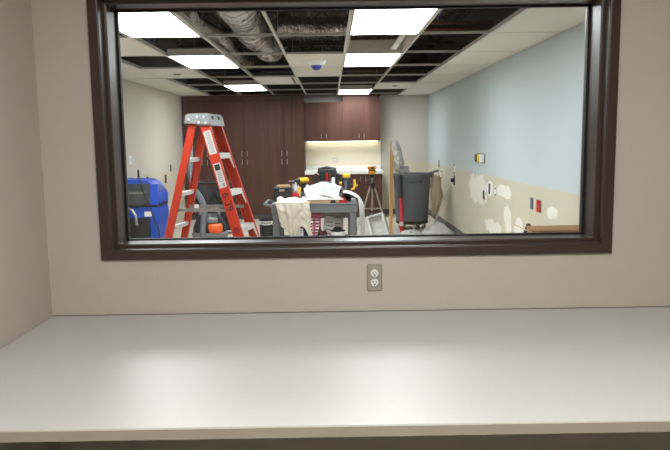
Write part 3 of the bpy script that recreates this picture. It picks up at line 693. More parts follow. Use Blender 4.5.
# ------------------------------------------------------------------ bucket
bk = thing('bucket', 'black bucket with a white printed band right of the ladder foot', 'bucket', (-0.95, 9.85, 0))
b = bm_new(); lathe(b, [(0, 0.0), (0.095, 0.0), (0.112, 0.34), (0.118, 0.345), (0.118, 0.365), (0.110, 0.365), (0.092, 0.02), (0, 0.02)], seg=32); part('body', b, m_black, bk, True)
b = bm_new(); lathe(b, [(0.1135, 0.295), (0.1165, 0.345), (0.120, 0.345), (0.117, 0.295)], seg=32); bd = part('band', b, m_white, bk, True, 'white printed band')
b = bm_new()
for k in range(7):
    an = -PI / 2 + (k - 3) * 0.20; r_ = 0.119
    box(b, (r_ * math.cos(an), r_ * math.sin(an), 0.32), (0.015, 0.003, 0.022), rot=(0, 0, an + PI / 2))
part('print', b, m_ink, bd)
b = bm_new(); tube(b, [(0.115 * math.cos(t), -0.03 - 0.08 * math.sin(t), 0.345 - 0.06 * math.sin(t)) for t in [PI * i / 16 for i in range(17)]], 0.003, 6); part('bail', b, m_steel, bk, True)

# ------------------------------------------------------------------ utility cart
CX, CY = -0.175, 7.55
ct = thing('utility_cart', 'grey plastic utility cart loaded with cloths and tools', 'cart', (CX, CY, 0))
HX, HY = 0.468, 0.32
b = bm_new(); bxx(b, -HX, HX, -HY, HY, 0.80, 0.83, 0.008); bxx(b, -HX, HX, -HY, -HY + 0.03, 0.725, 0.82, 0.006); bxx(b, -HX, HX, HY - 0.03, HY, 0.725, 0.82, 0.006)
bxx(b, -HX, -HX + 0.03, -HY + 0.03, HY - 0.03, 0.725, 0.82); bxx(b, HX - 0.03, HX, -HY + 0.03, HY - 0.03, 0.725, 0.82)
part('top_deck', b, m_cart, ct)
b = bm_new(); bxx(b, -HX, HX, -HY, HY, 0.33, 0.37, 0.008); bxx(b, -HX, HX, -HY, -HY + 0.03, 0.28, 0.40, 0.006); bxx(b, -HX, HX, HY - 0.03, HY, 0.28, 0.40, 0.006); part('lower_shelf', b, m_cart, ct)
for x in (-HX + 0.05, HX - 0.05):
    for y in (-HY + 0.05, HY - 0.05):
        b = bm_new(); bxx(b, x - 0.04, x + 0.04, y - 0.035, y + 0.035, 0.12, 0.80, 0.012); part('post', b, m_cart, ct)
        b = bm_new(); lathe(b, [(0, -0.018), (0.055, -0.018), (0.058, 0), (0.055, 0.018), (0, 0.018)], (x, y, 0.058), 20, Matrix.Rotation(PI / 2, 4, 'Y')); box(b, (x, y, 0.10), (0.04, 0.05, 0.06)); part('caster', b, m_black, ct, True)
b = bm_new(); tube(b, [(-HX, -HY + 0.06, 0.80), (-HX - 0.08, -HY + 0.08, 0.82), (-HX - 0.08, HY - 0.08, 0.82), (-HX, HY - 0.06, 0.80)], 0.016, 10); part('push_handle', b, m_cart, ct, True)
ZT = 0.83
# lower shelf contents
cr = thing('crate', 'pink plastic crate on the lower shelf of the grey cart', 'crate', (-0.252, 7.50, 0.37))
b = bm_new()
bxx(b, -0.13, 0.13, -0.13, 0.13, 0, 0.012)
for z in (0.05, 0.12, 0.19, 0.26, 0.32):
    for s in (-1, 1):
        bxx(b, -0.135, 0.135, s * 0.13 - 0.006, s * 0.13 + 0.006, z - 0.009, z + 0.009); bxx(b, s * 0.13 - 0.006, s * 0.13 + 0.006, -0.135, 0.135, z - 0.009, z + 0.009)
for k in range(5):
    x = -0.13 + k * 0.065
    for s in (-1, 1): bxx(b, x - 0.008, x + 0.008, s * 0.13 - 0.005, s * 0.13 + 0.005, 0, 0.32); bxx(b, s * 0.13 - 0.005, s * 0.13 + 0.005, x - 0.008, x + 0.008, 0, 0.32)
part('lattice_body', b, m_pink, cr)
b = bm_new(); bxx(b, -0.138, 0.138, -0.145, -0.125, 0.30, 0.33, 0.004); bxx(b, -0.138, 0.138, 0.125, 0.145, 0.30, 0.33, 0.004); bxx(b, -0.145, -0.125, -0.14, 0.14, 0.30, 0.33, 0.004); bxx(b, 0.125, 0.145, -0.14, 0.14, 0.30, 0.33, 0.004); part('rim', b, m_pink, cr)
def heap(name, label, cat, loc, rx, ry, h, m, seed, n=26, sharp=1.0, pw=2.6):
    """a crumpled cloth: closed lump with folds"""
    b = bm_new()
    rings = []
    for i in range(n // 2 + 1):
        t = i / (n // 2); ring = []
        for k in range(n):
            an = 2 * PI * k / n
            fold = 1 + 0.16 * noise.noise(Vector((math.cos(an) * 1.7, math.sin(an) * 1.7, seed)))+ 0.05 * math.sin(7 * an + seed + 3 * t)
            rr = t ** 0.8 * fold
            z = h * (max(0.0, 1 - t ** pw)) * (1 + 0.45 * noise.noise(Vector((math.cos(an) * t * 3.2 + seed, math.sin(an) * t * 3.2, seed * 2)))) + h * 0.18 * abs(noise.noise(Vector((math.cos(an) * t * 8, math.sin(an) * t * 8 + seed, 1.3)))) * sharp * (1 - t)
            ring.append(b.verts.new((rx * rr * math.cos(an), ry * rr * math.sin(an), max(z, 0.0) + (0.004 if t > 0.99 else 0.0))) if i > 0 else None)
        if i == 0:
            rings.append([b.verts.new((0, 0, h))] * n)
        else: rings.append(ring)
    base = [b.verts.new((v.co.x * 0.97, v.co.y * 0.97, 0)) for v in rings[-1]]
    rings.append(base)
    for i in range(len(rings) - 1):
        A, B = rings[i], rings[i + 1]
        for k in range(n):
            k2 = (k + 1) % n
            if i == 0: b.faces.new((A[0], B[k], B[k2]))
            else: b.faces.new((A[k], B[k], B[k2], A[k2]))
    b.faces.new(list(reversed(base)))
    o = part(name, b, m, None, True); o.location = loc
    return tag(o, label, cat)
heap('folded_cloth', 'dark navy cloth bundled in front of the pink crate', 'cloth', (-0.30, 7.295, 0.37), 0.10, 0.06, 0.17, m_navy, 1.2)
heap('folded_cloth', 'dark maroon cloth bundled below the tilted carton', 'cloth', (-0.10, 7.295, 0.37), 0.085, 0.06, 0.15, m_maroon, 3.1)
def carton(label, loc, s, rot, m, print_=True, tilt=(0, 0)):
    t = thing('carton', label, 'box', loc, rot, 'pale cartons on the cart shelf'); t.rotation_euler = (tilt[0], tilt[1], rot)
    b = bm_new(); bxx(b, -s[0] / 2, s[0] / 2, -s[1] / 2, s[1] / 2, 0, s[2], 0.003); part('box', b, m, t)
    b = bm_new()
    for k in range(5): bxx(b, -s[0] * 0.32, s[0] * (0.30 - 0.06 * (k % 3)), -s[1] / 2 - 0.001, -s[1] / 2 + 0.0005, s[2] * (0.2 + 0.14 * k), s[2] * (0.25 + 0.14 * k))
    part('print', b, m_greyink, t)
    b = bm_new(); bxx(b, -s[0] / 2 - 0.0005, s[0] / 2 + 0.0005, -0.02, 0.02, s[2] - 0.0005, s[2] + 0.001); part('tape', b, m_card, t)
    return t
carton('pale printed carton tilted beside the pink crate on the cart shelf', (-0.045, 7.45, 0.370), (0.12, 0.10, 0.30), 0.05, m_cartonw, tilt=(0, R(8)))
carton('pale grey carton upright at the right end of the cart shelf', (0.075, 7.50, 0.37), (0.13, 0.14, 0.27), -0.05, m_cartonw)
hb = thing('pail', 'white pail with a black cap lying on it, in front of the grey carton', 'pail', (0.075, 7.33, 0.37))
b = bm_new(); lathe(b, [(0, 0), (0.068, 0), (0.08, 0.13), (0.085, 0.132), (0.085, 0.142), (0.07, 0.142), (0, 0.135)], seg=28); part('body', b, m_white, hb, True)
b = bm_new(); lathe(b, [(0.082, 0.142), (0.084, 0.150), (0.055, 0.162), (0.035, 0.190), (0, 0.196)], seg=28); lathe(b, [(0, 0.142), (0.082, 0.142)], seg=28); part('cap', b, m_black, hb, True, 'black cap')

# top deck contents
bc = thing('tool_case', 'black tool case at the back left of the loaded grey cart', 'case', (-0.545, 7.66, ZT))
b = bm_new(); bxx(b, -0.10, 0.10, -0.15, 0.15, 0, 0.13, 0.012); part('body', b, m_black, bc)
b = bm_new(); bxx(b, -0.102, 0.102, -0.152, 0.152, 0.13, 0.155, 0.008); part('lid', b, m_blackfab, bc)
b = bm_new(); bxx(b, -0.03, 0.03, -0.158, -0.15, 0.115, 0.14, 0.002); part('latch', b, m_steel, bc)
b = bm_new(); box(b, (-0.53, 7.60, ZT + 0.155 + 0.014), (0.14, 0.10, 0.028), rot=(0, 0, 0.2), bev=0.004); tag(part('wood_offcut', b, m_card), 'small tan offcut lying on the black tool case', 'offcut')
heap('plastic_bag', 'crumpled grey-white plastic bag beside the black tool case', 'bag', (-0.40, 7.72, ZT), 0.065, 0.075, 0.155, mat('grey_film', (170, 172, 176), 0.4), 5.5, n=40, pw=6)
b = bm_new(); tube(b, [(-0.372, 7.605, ZT + 0.02), (-0.345, 7.62, ZT + 0.15)], 0.016, 12); tag(part('glue_tube', b, m_yellow, None, True), 'yellow tube beside the grey-white plastic bag on the cart', 'tube')
def draped_cloth():
    def fn(u, v):
        # v 0..0.4 lies on the deck, then falls over the front edge, tapering to a point at the left
        wv = math.sin(2 * PI * (2.6 * u + 0.3 * v)) * 0.5 + 0.5 * math.sin(2 * PI * (4.3 * u - 0.2)) + 0.5 * noise.noise(Vector((u * 9, v * 5, 3.3)))
        if v < 0.4:
            t = v / 0.4
            return (-0.60 + 0.37 * u + 0.02 * t, 7.53 - 0.30 * t, ZT + 0.010 + 0.030 * (0.5 + 0.5 * wv) * (1 - 0.3 * t) + 0.03 * math.sin(PI * t))
        t = (v - 0.4) / 0.6
        ln = 0.23 + 0.22 * math.exp(-((u - 0.42) / 0.22) ** 2) + 0.15 * math.exp(-((u - 0.95) / 0.12) ** 2) + 0.015 * math.sin(14 * u)
        xa = -0.60 + 0.375 * u; xb = -0.545 + 0.315 * u + 0.02 * math.sin(8 * u)
        x = xa + (xb - xa) * t ** 0.7 + 0.02 * noise.noise(Vector((u * 5, t * 5, 8.0)))
        return (x, 7.217 - 0.02 * math.sin(min(1, t * 4) * PI / 2) - 0.045 * (0.5 + 0.5 * wv) * (0.35 + 0.65 * t) - 0.02 * noise.noise(Vector((u * 7, t * 6, 1.0))), ZT + 0.02 - ln * t - 0.012 * (1 - math.cos(min(1, t * 5) * PI / 2)))
    b = bm_new(); sheet(b, fn, 70, 56, 0.005)
    tag(part('drop_cloth', b, m_cream, None, True), 'cream drop cloth hanging over the front left edge of the grey cart', 'cloth')
draped_cloth()
b = bm_new(); bxx(b, -0.455, -0.40, 7.214, 7.218, 0.415, 0.60); bxx(b, -0.455, -0.30, 7.2145, 7.2175, 0.405, 0.56); tag(part('paper_sheet', b, m_paper), 'white paper sheet hanging below the cream drop cloth', 'paper')
heap('folded_cloth', 'red cloth on the cart deck left of the white sheets', 'cloth', (-0.42, 7.585, ZT), 0.085, 0.05, 0.085, m_red, 7.7, n=40, pw=4)
gl = heap('work_glove', 'black and grey work glove on top of the cart pile beside the red cloth', 'glove', (-0.29, 7.585, ZT), 0.05, 0.04, 0.10, mat('glove_fabric', (70, 72, 84), 0.9, var=0.3, scale=40), 9.1, n=40, pw=4)
def crumple(name, label, x0, x1, y0, y1, base, h, m, seed, cat='cloth'):
    def fn(u, v):
        x = x0 + (x1 - x0) * u; y = y0 + (y1 - y0) * v
        e_ = min(1, 5 * min(u, 1 - u, v, 1 - v))
        n_ = noise.noise(Vector((u * 3.1 + seed, v * 2.3, seed))); r_ = abs(noise.noise(Vector((u * 6 + v * 3, v * 4 - u * 2, seed * 3))))
        return (x + 0.02 * noise.noise(Vector((v * 4, seed, u))), y + 0.02 * noise.noise(Vector((u * 4, seed + 4, v))), base + h * e_ * (0.55 + 0.45 * n_) + h * 0.5 * (r_) * e_)
    b = bm_new(); sheet(b, fn, 44, 34, 0.004)
    return tag(part(name, b, m, None, True), label, cat)
b = bm_new(); box(b, (-0.09, 7.37, ZT + 0.016), (0.36, 0.25, 0.03), rot=(0, 0, 0.03)); tag(part('cardboard_sheet', b, m_card), 'tan cardboard slab at the front edge under the white sheets', 'cardboard')
crumple('crumpled_sheet', 'crumpled white sheet heaped across the middle of the cart', -0.28, 0.14, 7.25, 7.54, ZT + 0.037, 0.06, m_sheet, 2.2)
def paper(label, c, rot, w_, h_, curl, prints):
    t = thing('paper_sheet', label, 'paper', c); t.rotation_euler = rot
    def fn(u, v): return ((u - 0.5) * w_, (v - 0.5) * h_, curl * (math.cos(PI * (u - 0.5) * 1.2) - 0.6) + 0.006 * math.sin(7 * v + 3 * u))
    b = bm_new(); sheet(b, fn, 12, 12, 0.0015); part('sheet', b, m_paper, t, True)
    for q in range(prints):
        b = bm_new()
        for k in range(3):
            p_ = Vector(fn(0.3 + 0.35 * q, 0.3 + 0.17 * k)); box(b, p_ + Vector((0, 0, 0.0015)), (0.045, 0.010, 0.001))
        part('print', b, m_bottle, t)
paper('white printed paper sheet lying on top of the heaped white sheet', (-0.02, 7.36, ZT + 0.135), (R(38), R(9), R(-12)), 0.24, 0.20, 0.014, 2)
paper('blank white paper sheet slumped at the left of the printed sheet', (-0.19, 7.34, ZT + 0.105), (R(40), R(-6), R(14)), 0.17, 0.19, 0.012, 0)
paper('blank white paper sheet behind the printed sheet, towards the tool bag', (-0.06, 7.47, ZT + 0.165), (R(25), R(-3), R(20)), 0.26, 0.16, 0.02, 0)
heap('crumpled_sheet', 'bunched white cloth at the back left of the heaped sheets', 'cloth', (-0.245, 7.68, ZT), 0.075, 0.055, 0.14, m_sheet, 4.4, n=40, pw=5)
heap('folded_cloth', 'red cloth at the right front of the cart under the white sheet', 'cloth', (0.125, 7.29, ZT), 0.06, 0.045, 0.055, m_red, 6.2)
heap('folded_cloth', 'black cloth between the cardboard slab and the right red cloth', 'cloth', (0.03, 7.27, ZT), 0.05, 0.03, 0.045, m_blackfab, 6.9)
def right_cloth():
    def fn(u, v):
        fold = math.sin(2 * PI * 2.2 * u)
        if v < 0.35:
            t = v / 0.35
            return (0.14 + 0.15 * t + 0.02 * u * t, 7.27 + 0.30 * u, ZT + 0.07 + 0.04 * math.sin(PI * (0.4 + 0.6 * t)) - 0.02 * t + 0.01 * fold)
        t = (v - 0.35) / 0.65
        k = min(1.0, t * 3.2); c_ = math.sin(k * PI / 2)
        x = 0.295 + 0.02 * u + (0.02 + 0.045 * u) * c_ + 0.008 * fold * t
        y = 7.27 + 0.30 * u - 0.06 * (1 - u) * c_
        return (x, y, ZT + 0.05 - (0.02 * (1 - math.cos(k * PI / 2)) * 2) - 0.46 * t ** 1.1)
    b = bm_new(); sheet(b, fn, 26, 40, 0.006)
    tag(part('hanging_sheet', b, m_sheet, None, True), 'white sheet hanging down over the right end of the grey cart', 'cloth')
right_cloth()
# tool bag
tb = thing('tool_bag', 'black and red open tool bag standing at the back of the cart', 'bag', (-0.04, 7.74, ZT))
b = bm_new(); box(b, (0, 0, 0.10), (0.24, 0.15, 0.20), bev=0.025, seg=3); body = part('body', b, m_blackfab, tb, True)
b = bm_new(); box(b, (0.01, 0.02, 0.27), (0.19, 0.10, 0.17), bev=0.02, seg=3); part('back_panel', b, m_black, tb, True)
b = bm_new(); box(b, (0.0, -0.085, 0.17), (0.17, 0.03, 0.09), bev=0.012); pk = part('front_pocket', b, m_dgrey, tb, True)
b = bm_new(); box(b, (0.0, -0.102, 0.175), (0.07, 0.004, 0.022)); part('patch', b, m_capgrey, pk)
b = bm_new(); bxx(b, -0.010, 0.010, -0.05, -0.03, 0.21, 0.31, 0.004); part('tool_grip', b, m_redp, tb)
b = bm_new(); bxx(b, 0.028, 0.040, -0.055, -0.035, 0.20, 0.29, 0.004); part('tool_grip', b, m_redp, tb)
b = bm_new(); tube(b, [(-0.095, 0.02, 0.30), (-0.09, 0.0, 0.35), (0.0, -0.01, 0.37), (0.10, 0.0, 0.35), (0.105, 0.02, 0.30)], 0.014, 10); part('handle', b, m_black, tb, True)
for s in (-1, 1):
    b = bm_new(); box(b, (s * 0.125, 0, 0.22), (0.035, 0.07, 0.16), bev=0.012); part('side_pocket', b, m_blackfab, tb, True)
# drills
def drill(label, loc, rz, sc=1.0, body=m_yellow):
    t = thing('cordless_drill', label, 'drill', loc, rz, 'yellow cordless drills on the cart')
    b = bm_new(); box(b, (0, 0, 0.03), (0.075, 0.12, 0.06), bev=0.01); part('battery', b, m_black, t, True)
    b = bm_new(); prism(b, [(-0.018, 0.06), (0.024, 0.06), (0.028, 0.17), (-0.014, 0.17)], 'X', -0.02, 0.02); part('grip', b, m_black, t)
    b = bm_new(); ax = Matrix.Rotation(PI / 2, 4, 'X'); lathe(b, [(0, -0.075), (0.024, -0.072), (0.032, -0.05), (0.033, 0.05), (0.028, 0.07)], (0, 0, 0.20), 20, ax); lathe(b, [(0, -0.0749), (0.001, -0.0749)], (0, 0, 0.2), 20, ax); part('motor_housing', b, body, t, True)
    b = bm_new(); lathe(b, [(0.030, 0.06), (0.026, 0.09), (0.018, 0.125), (0.010, 0.13), (0, 0.13)], (0, 0, 0.20), 18, ax); ch = part('chuck', b, m_black, t, True)
    b = bm_new(); tube(b, [(0, -0.13, 0.20), (0, -0.215, 0.20)], 0.004, 6); part('bit', b, m_steel, ch)
    t.scale = (sc, sc, sc); return t
drill('yellow cordless drill at the back left of the cart, bit pointing left', (-0.315, 7.80, ZT + 0.02), R(-48), 1.0)
b = bm_new(); box(b, (-0.315, 7.80, ZT + 0.010), (0.20, 0.12, 0.02), bev=0.003); tag(part('wood_offcut', b, m_card), 'tan offcut under the left yellow drill', 'offcut')
drill('small yellow cordless drill lying low between the bottle and the tall black tool', (0.115, 7.80, ZT), R(75), 0.85)
st = thing('power_tool', 'tall black tool with yellow cap and side lever at the cart right end', 'tool', (0.185, 7.62, ZT))
b = bm_new(); box(b, (0, 0, 0.13), (0.10, 0.09, 0.26), bev=0.018, seg=3); part('body', b, m_black, st, True)
b = bm_new(); box(b, (0.0, 0, 0.275), (0.085, 0.085, 0.045), bev=0.014, seg=3); part('cap', b, m_yellow, st, True)
b = bm_new(); tube(b, [(0.045, -0.02, 0.12), (0.08, -0.03, 0.13), (0.095, -0.03, 0.18), (0.085, -0.03, 0.235)], 0.014, 10); tube(b, [(0.09, -0.03, 0.15), (0.125, -0.04, 0.17)], 0.008, 8); part('lever', b, m_yellow, st, True)
b = bm_new(); box(b, (-0.01, -0.047, 0.17), (0.03, 0.008, 0.10), bev=0.002); part('grip_panel', b, m_dgrey, st)
sb = thing('spray_bottle', 'white bottle with a blue label right of the black tool bag', 'bottle', (0.055, 7.66, ZT + 0.09))
sb.location = (0.035, 7.575, ZT)
b = bm_new(); lathe(b, [(0, 0), (0.036, 0), (0.04, 0.01), (0.04, 0.14), (0.03, 0.18), (0.016, 0.20), (0.016, 0.225), (0, 0.225)], seg=24); part('body', b, m_white, sb, True)
b = bm_new(); lathe(b, [(0.0405, 0.03), (0.0405, 0.12)], seg=24); part('label_band', b, m_bottle, sb, True)
b = bm_new(); lathe(b, [(0.019, 0.215), (0.019, 0.25), (0.012, 0.262), (0, 0.262)], seg=18); part('cap', b, m_paper, sb, True)
tp = thing('tape_roll', 'grey tape roll standing in front of the right drill', 'tape', (0.105, 7.50, ZT))
b = bm_new(); lathe(b, [(0.028, -0.022), (0.052, -0.022), (0.052, 0.022), (0.028, 0.022), (0.028, -0.022)], (0, 0, 0.112), 28, Matrix.Rotation(PI / 2, 4, 'X')); part('roll', b, m_capgrey, tp, True)
b = bm_new(); box(b, (0, 0, 0.03), (0.10, 0.07, 0.06), bev=0.006); part('dispenser', b, m_black, tp)

# ------------------------------------------------------------------ tripod with laser level
tp_ = thing('tripod', 'aluminium camera-style tripod in front of the base cabinets', 'tripod', (0.70, 11.2, 0))
b = bm_new(); tube(b, [(0, 0, 0.34), (0, 0, 0.92)], 0.013, 12); part('centre_column', b, m_steel, tp_, True)
b = bm_new(); lathe(b, [(0, 0.70), (0.03, 0.70), (0.045, 0.72), (0.045, 0.77), (0.025, 0.80), (0, 0.80)], seg=20); part('hub', b, m_black, tp_, True)
b = bm_new(); lathe(b, [(0, 0.88), (0.02, 0.88), (0.045, 0.905), (0.05, 0.93), (0.05, 0.94), (0, 0.94)], seg=20); tube(b, [(0, 0, 0.86), (-0.10, -0.03, 0.83)], 0.008, 8); part('pan_head', b, m_black, tp_, True)
for an in (198, 345, 90):
    dx, dy = math.cos(R(an)), math.sin(R(an)); rr = 0.285
    b = bm_new(); tube(b, [(0.035 * dx, 0.035 * dy, 0.74), (rr * dx * 0.62, rr * dy * 0.62, 0.285)], 0.014, 8); tube(b, [(rr * dx * 0.6, rr * dy * 0.6, 0.30), (rr * dx, rr * dy, 0.02)], 0.010, 8)
    lg = part('leg', b, m_steel, tp_, True)
    b = bm_new(); lathe(b, [(0, 0), (0.015, 0), (0.015, 0.02), (0.008, 0.035), (0, 0.035)], (rr * dx, rr * dy, 0), 12); part('rubber_foot', b, m_black, lg, True)
    b = bm_new(); lathe(b, [(0, -0.02), (0.019, -0.02), (0.019, 0.02), (0, 0.02)], (rr * dx * 0.62, rr * dy * 0.62, 0.29), 12); part('leg_clamp', b, m_black, lg, True)
    b = bm_new(); beam(b, (0.01 * dx, 0.01 * dy, 0.36), (rr * dx * 0.52, rr * dy * 0.52, 0.37), (0, 0, 1), 0.02, 0.006); part('brace', b, m_steel, tp_)
lv = thing('laser_level', 'orange-yellow and black laser level mounted on the tripod', 'laser level', (0.70, 11.2, 0.94))
b = bm_new(); box(b, (0, 0, 0.03), (0.125, 0.10, 0.06), bev=0.012); part('lower_housing', b, m_yellowf, lv, True)
b = bm_new(); box(b, (0, 0, 0.068), (0.11, 0.09, 0.022), bev=0.004); part('window_band', b, m_black, lv, True)
b = bm_new(); box(b, (-0.005, 0, 0.105), (0.135, 0.10, 0.055), bev=0.014); part('upper_housing', b, m_yellowf, lv, True)
b = bm_new(); box(b, (0.0, -0.052, 0.105), (0.05, 0.008, 0.03), bev=0.003); part('lens', b, m_black, lv)

# white plastic bin on its end
bn = thing('plastic_bin', 'white plastic bin standing tilted on its end before the tripod', 'bin', (0.895, 10.25, 0.0), R(-14))
bn.rotation_euler = (R(-8), R(-17), R(-14))
b = bm_new(); wv_, hv_, dv_ = 0.25, 0.40, 0.20
bxx(b, -wv_, 0, 0.17, 0.18, 0, hv_); bxx(b, -wv_, -wv_ + 0.012, 0, 0.17, 0, hv_); bxx(b, -0.012, 0, 0, 0.17, 0, hv_); bxx(b, -wv_, 0, 0, 0.17, 0, 0.012); bxx(b, -wv_, 0, 0, 0.17, hv_ - 0.012, hv_)
part('body', b, m_white, bn)
b = bm_new()
for q in ((-wv_ - 0.015, 0.0, -0.015, 0.02), (-wv_ - 0.015, 0.0, hv_ - 0.02, hv_ + 0.015), (-wv_ - 0.015, -wv_ + 0.02, -0.015, hv_ + 0.015), (-0.02, 0.015, -0.015, hv_ + 0.015)):
    bxx(b, q[0], q[1], -0.016, 0.004, q[2] + 0.015, q[3] + 0.015 if False else q[3], 0.003)
part('rim', b, m_white, bn)
b = bm_new()
for k in range(4): bxx(b, -wv_ + 0.03, -0.03, 0.162, 0.17, 0.06 + 0.08 * k, 0.075 + 0.08 * k, 0.002)
part('rib', b, m_white, bn)

# ------------------------------------------------------------------ grey bin on dolly with what leans on it
TX, TY = 1.385, 11.35
tc_ = thing('trash_can', 'large round dark grey trash can on a wheeled dolly in the far right corner', 'trash can', (TX, TY, 0))
b = bm_new(); lathe(b, [(0, 0.135), (0.262, 0.135), (0.272, 0.15), (0.300, 0.70), (0.306, 0.70), (0.310, 0.86), (0.324, 0.88), (0.328, 0.915), (0.322, 0.94), (0.308, 0.94), (0.298, 0.86), (0.262, 0.16), (0, 0.16)], seg=48); part('body', b, m_dgrey, tc_, True)
for s in (-1, 1):
    b = bm_new(); box(b, (s * 0.33, 0, 0.885), (0.05, 0.16, 0.05), bev=0.015, seg=2); part('handle', b, m_dgrey, tc_, True)
b = bm_new(); lathe(b, [(0, 0.09), (0.24, 0.09), (0.27, 0.10), (0.275, 0.145), (0.265, 0.15), (0.25, 0.135), (0, 0.13)], seg=36); dl = part('dolly', b, m_black, tc_, True)
for k in range(5):
    an = -PI / 2 + k * 2 * PI / 5; x, y = 0.21 * math.cos(an), 0.21 * math.sin(an)
    b = bm_new(); lathe(b, [(0, -0.014), (0.038, -0.014), (0.04, 0), (0.038, 0.014), (0, 0.014)], (x, y, 0.04), 18, Matrix.Rotation(PI / 2 + 0.5 * k, 4, 'Z') @ Matrix.Rotation(PI / 2, 4, 'X')); box(b, (x, y, 0.08), (0.03, 0.03, 0.04)); part('caster', b, m_steel, dl, True)
me = text_mesh('BRUTE', 0.062, 0.001); me.materials.append(m_ink)
for v in me.vertices:
    an = -PI / 2 + 0.10 + v.co.x * 1.35 / 0.31; r_ = 0.3098 + v.co.z; z = 0.80 + v.co.y
    v.co = Vector((r_ * math.cos(an), r_ * math.sin(an), z))
tx = bpy.data.objects.new('lettering', me); C.objects.link(tx); tx.parent = tc_
def wrinkle_tube(b, pts, rf, seg=20, n=60, amp=0.14, seed=0.0):
    P = [Vector(p) for p in pts]; rings = []
    for i in range(n + 1):
        s = i / n * (len(P) - 1); k = min(int(s), len(P) - 2); c_ = P[k].lerp(P[k + 1], s - k); ring = []
        for q in range(seg):
            an = 2 * PI * q / seg; r_ = rf(i / n) * (1 + amp * noise.noise(Vector((math.cos(an) * 1.5, math.sin(an) * 1.5, i * 0.35 + seed))) * 1.6)
            ring.append(b.verts.new(c_ + Vector((r_ * math.cos(an), r_ * math.sin(an), 0))))
        rings.append(ring)
    for A, B in zip(rings, rings[1:]):
        for q in range(seg): b.faces.new((A[q], A[(q + 1) % seg], B[(q + 1) % seg], B[q]))
    b.faces.new(list(reversed(rings[0]))); b.faces.new(rings[-1])
b = bm_new(); wrinkle_tube(b, [(1.25, 11.30, 0.17), (1.19, 11.30, 0.90), (1.135, 11.30, 1.30), (1.085, 11.30, 1.49)], lambda t: 0.108 - 0.05 * t ** 1.5, amp=0.2)
tag(part('foil_duct_piece', b, m_foil, None, True), 'tall crinkled silver foil piece sticking out of the trash can', 'foil')
b = bm_new(); wrinkle_tube(b, [(1.36, 11.36, 0.17), (1.30, 11.36, 0.85), (1.27, 11.36, 1.06)], lambda t: 0.07 - 0.01 * t, seed=9.0)
tag(part('foil_duct_piece', b, m_foil, None, True), 'short crinkled silver foil piece just right of the tall one', 'foil')
b = bm_new(); tube(b, [(1.50, 11.30, 0.2), (1.62, 11.18, 0.945), (1.79, 11.10, 0.99)], 0.018, 10, True, lambda t: 0.016 + 0.008 * t); tag(part('hose_wand', b, m_midgrey, None, True), 'grey wand poking out over the right rim of the trash can', 'wand')
b = bm_new(); beam(b, (0.968, 10.75, 0.004), (1.052, 11.40, 1.45), (1, 0, 0), 0.058, 0.030, 0.003)
tag(part('timber_board', b, m_pine), 'long pale pine board leaning upright on the left of the trash can', 'board')
lt = thing('pry_tool', 'long tool shaft with black grip above and red shaft below, against the trash can', 'tool', (1.145, 10.72, 0))
top_ = Vector((0.012, 0.36, 0.915)); mid = top_ * 0.60
b = bm_new(); tube(b, [(0, 0, 0.0), top_ * 0.05, mid], 0.033, 14, True); sh_ = part('shaft', b, m_redp, lt, True, 'red shaft')
b = bm_new(); tube(b, [mid, top_ * 0.98, top_], 0.036, 14, True, lambda t: 0.036 if t < 0.9 else 0.03); part('grip', b, m_black, lt, True, 'black grip')
b = bm_new(); tube(b, [top_ * 0.12, top_ * 0.19], 0.0345, 14, False); part('sticker', b, m_cartonw, sh_, True)
# canvas bag on the right handle
def canvas(u, v):
    an = u * 2 * PI; w_ = 0.045 + 0.055 * math.sin(PI * min(1, v * 0.75 + 0.15)) - 0.02 * v
    fold = 1 + 0.30 * math.sin(5 * an + 2 * v) * (0.4 + v) + 0.35 * noise.noise(Vector((math.cos(an) * 2, math.sin(an) * 2, v * 5)))
    return (1.775 + w_ * 0.85 * fold * math.cos(an) + 0.015 * math.sin(4 * v), 11.27 + 0.06 * fold * math.sin(an), 0.90 - 0.64 * v - 0.05 * math.cos(3 * an) * v)
b = bm_new(); sheet(b, canvas, 48, 30, 0.004); cbg = tag(part('canvas_bag', b, m_tan, None, True), 'tan canvas cloth bag hanging at the right side of the trash can', 'bag')
b = bm_new(); tube(b, [(1.735, 11.24, 0.88), (1.735, 11.25, 0.95), (1.725, 11.31, 0.95), (1.72, 11.34, 0.88)], 0.010, 8); part('loop', b, m_tan, cbg, True)
# cord
cd_ = thing('extension_cord', 'cream cord running taut from the black wall box down to the floor', 'cord')
b = bm_new(); tube(b, [(XR - 0.03, 10.70, 0.85), (1.93, 10.80, 0.80), (1.83, 11.02, 0.42), (1.735, 11.22, 0.045), (1.715, 11.24, 0.010), (1.60, 11.0, 0.008)], 0.011, 8); part('cable', b, m_cord, cd_, True)
b = bm_new(); box(b, (XR - 0.03, 10.72, 0.85), (0.05, 0.07, 0.06), bev=0.01); part('plug', b, m_black, cd_, True)
# white cloth on the floor
heap('drop_cloth', 'white cloth heap on the floor to the right of the red tool', 'cloth', (1.70, 10.62, 0), 0.27, 0.22, 0.13, m_sheet, 11.3, n=40)
heap('drop_cloth', 'flat white cloth on the floor below the trash can', 'cloth', (1.26, 10.50, 0), 0.21, 0.17, 0.075, m_sheet, 13.7, n=40)

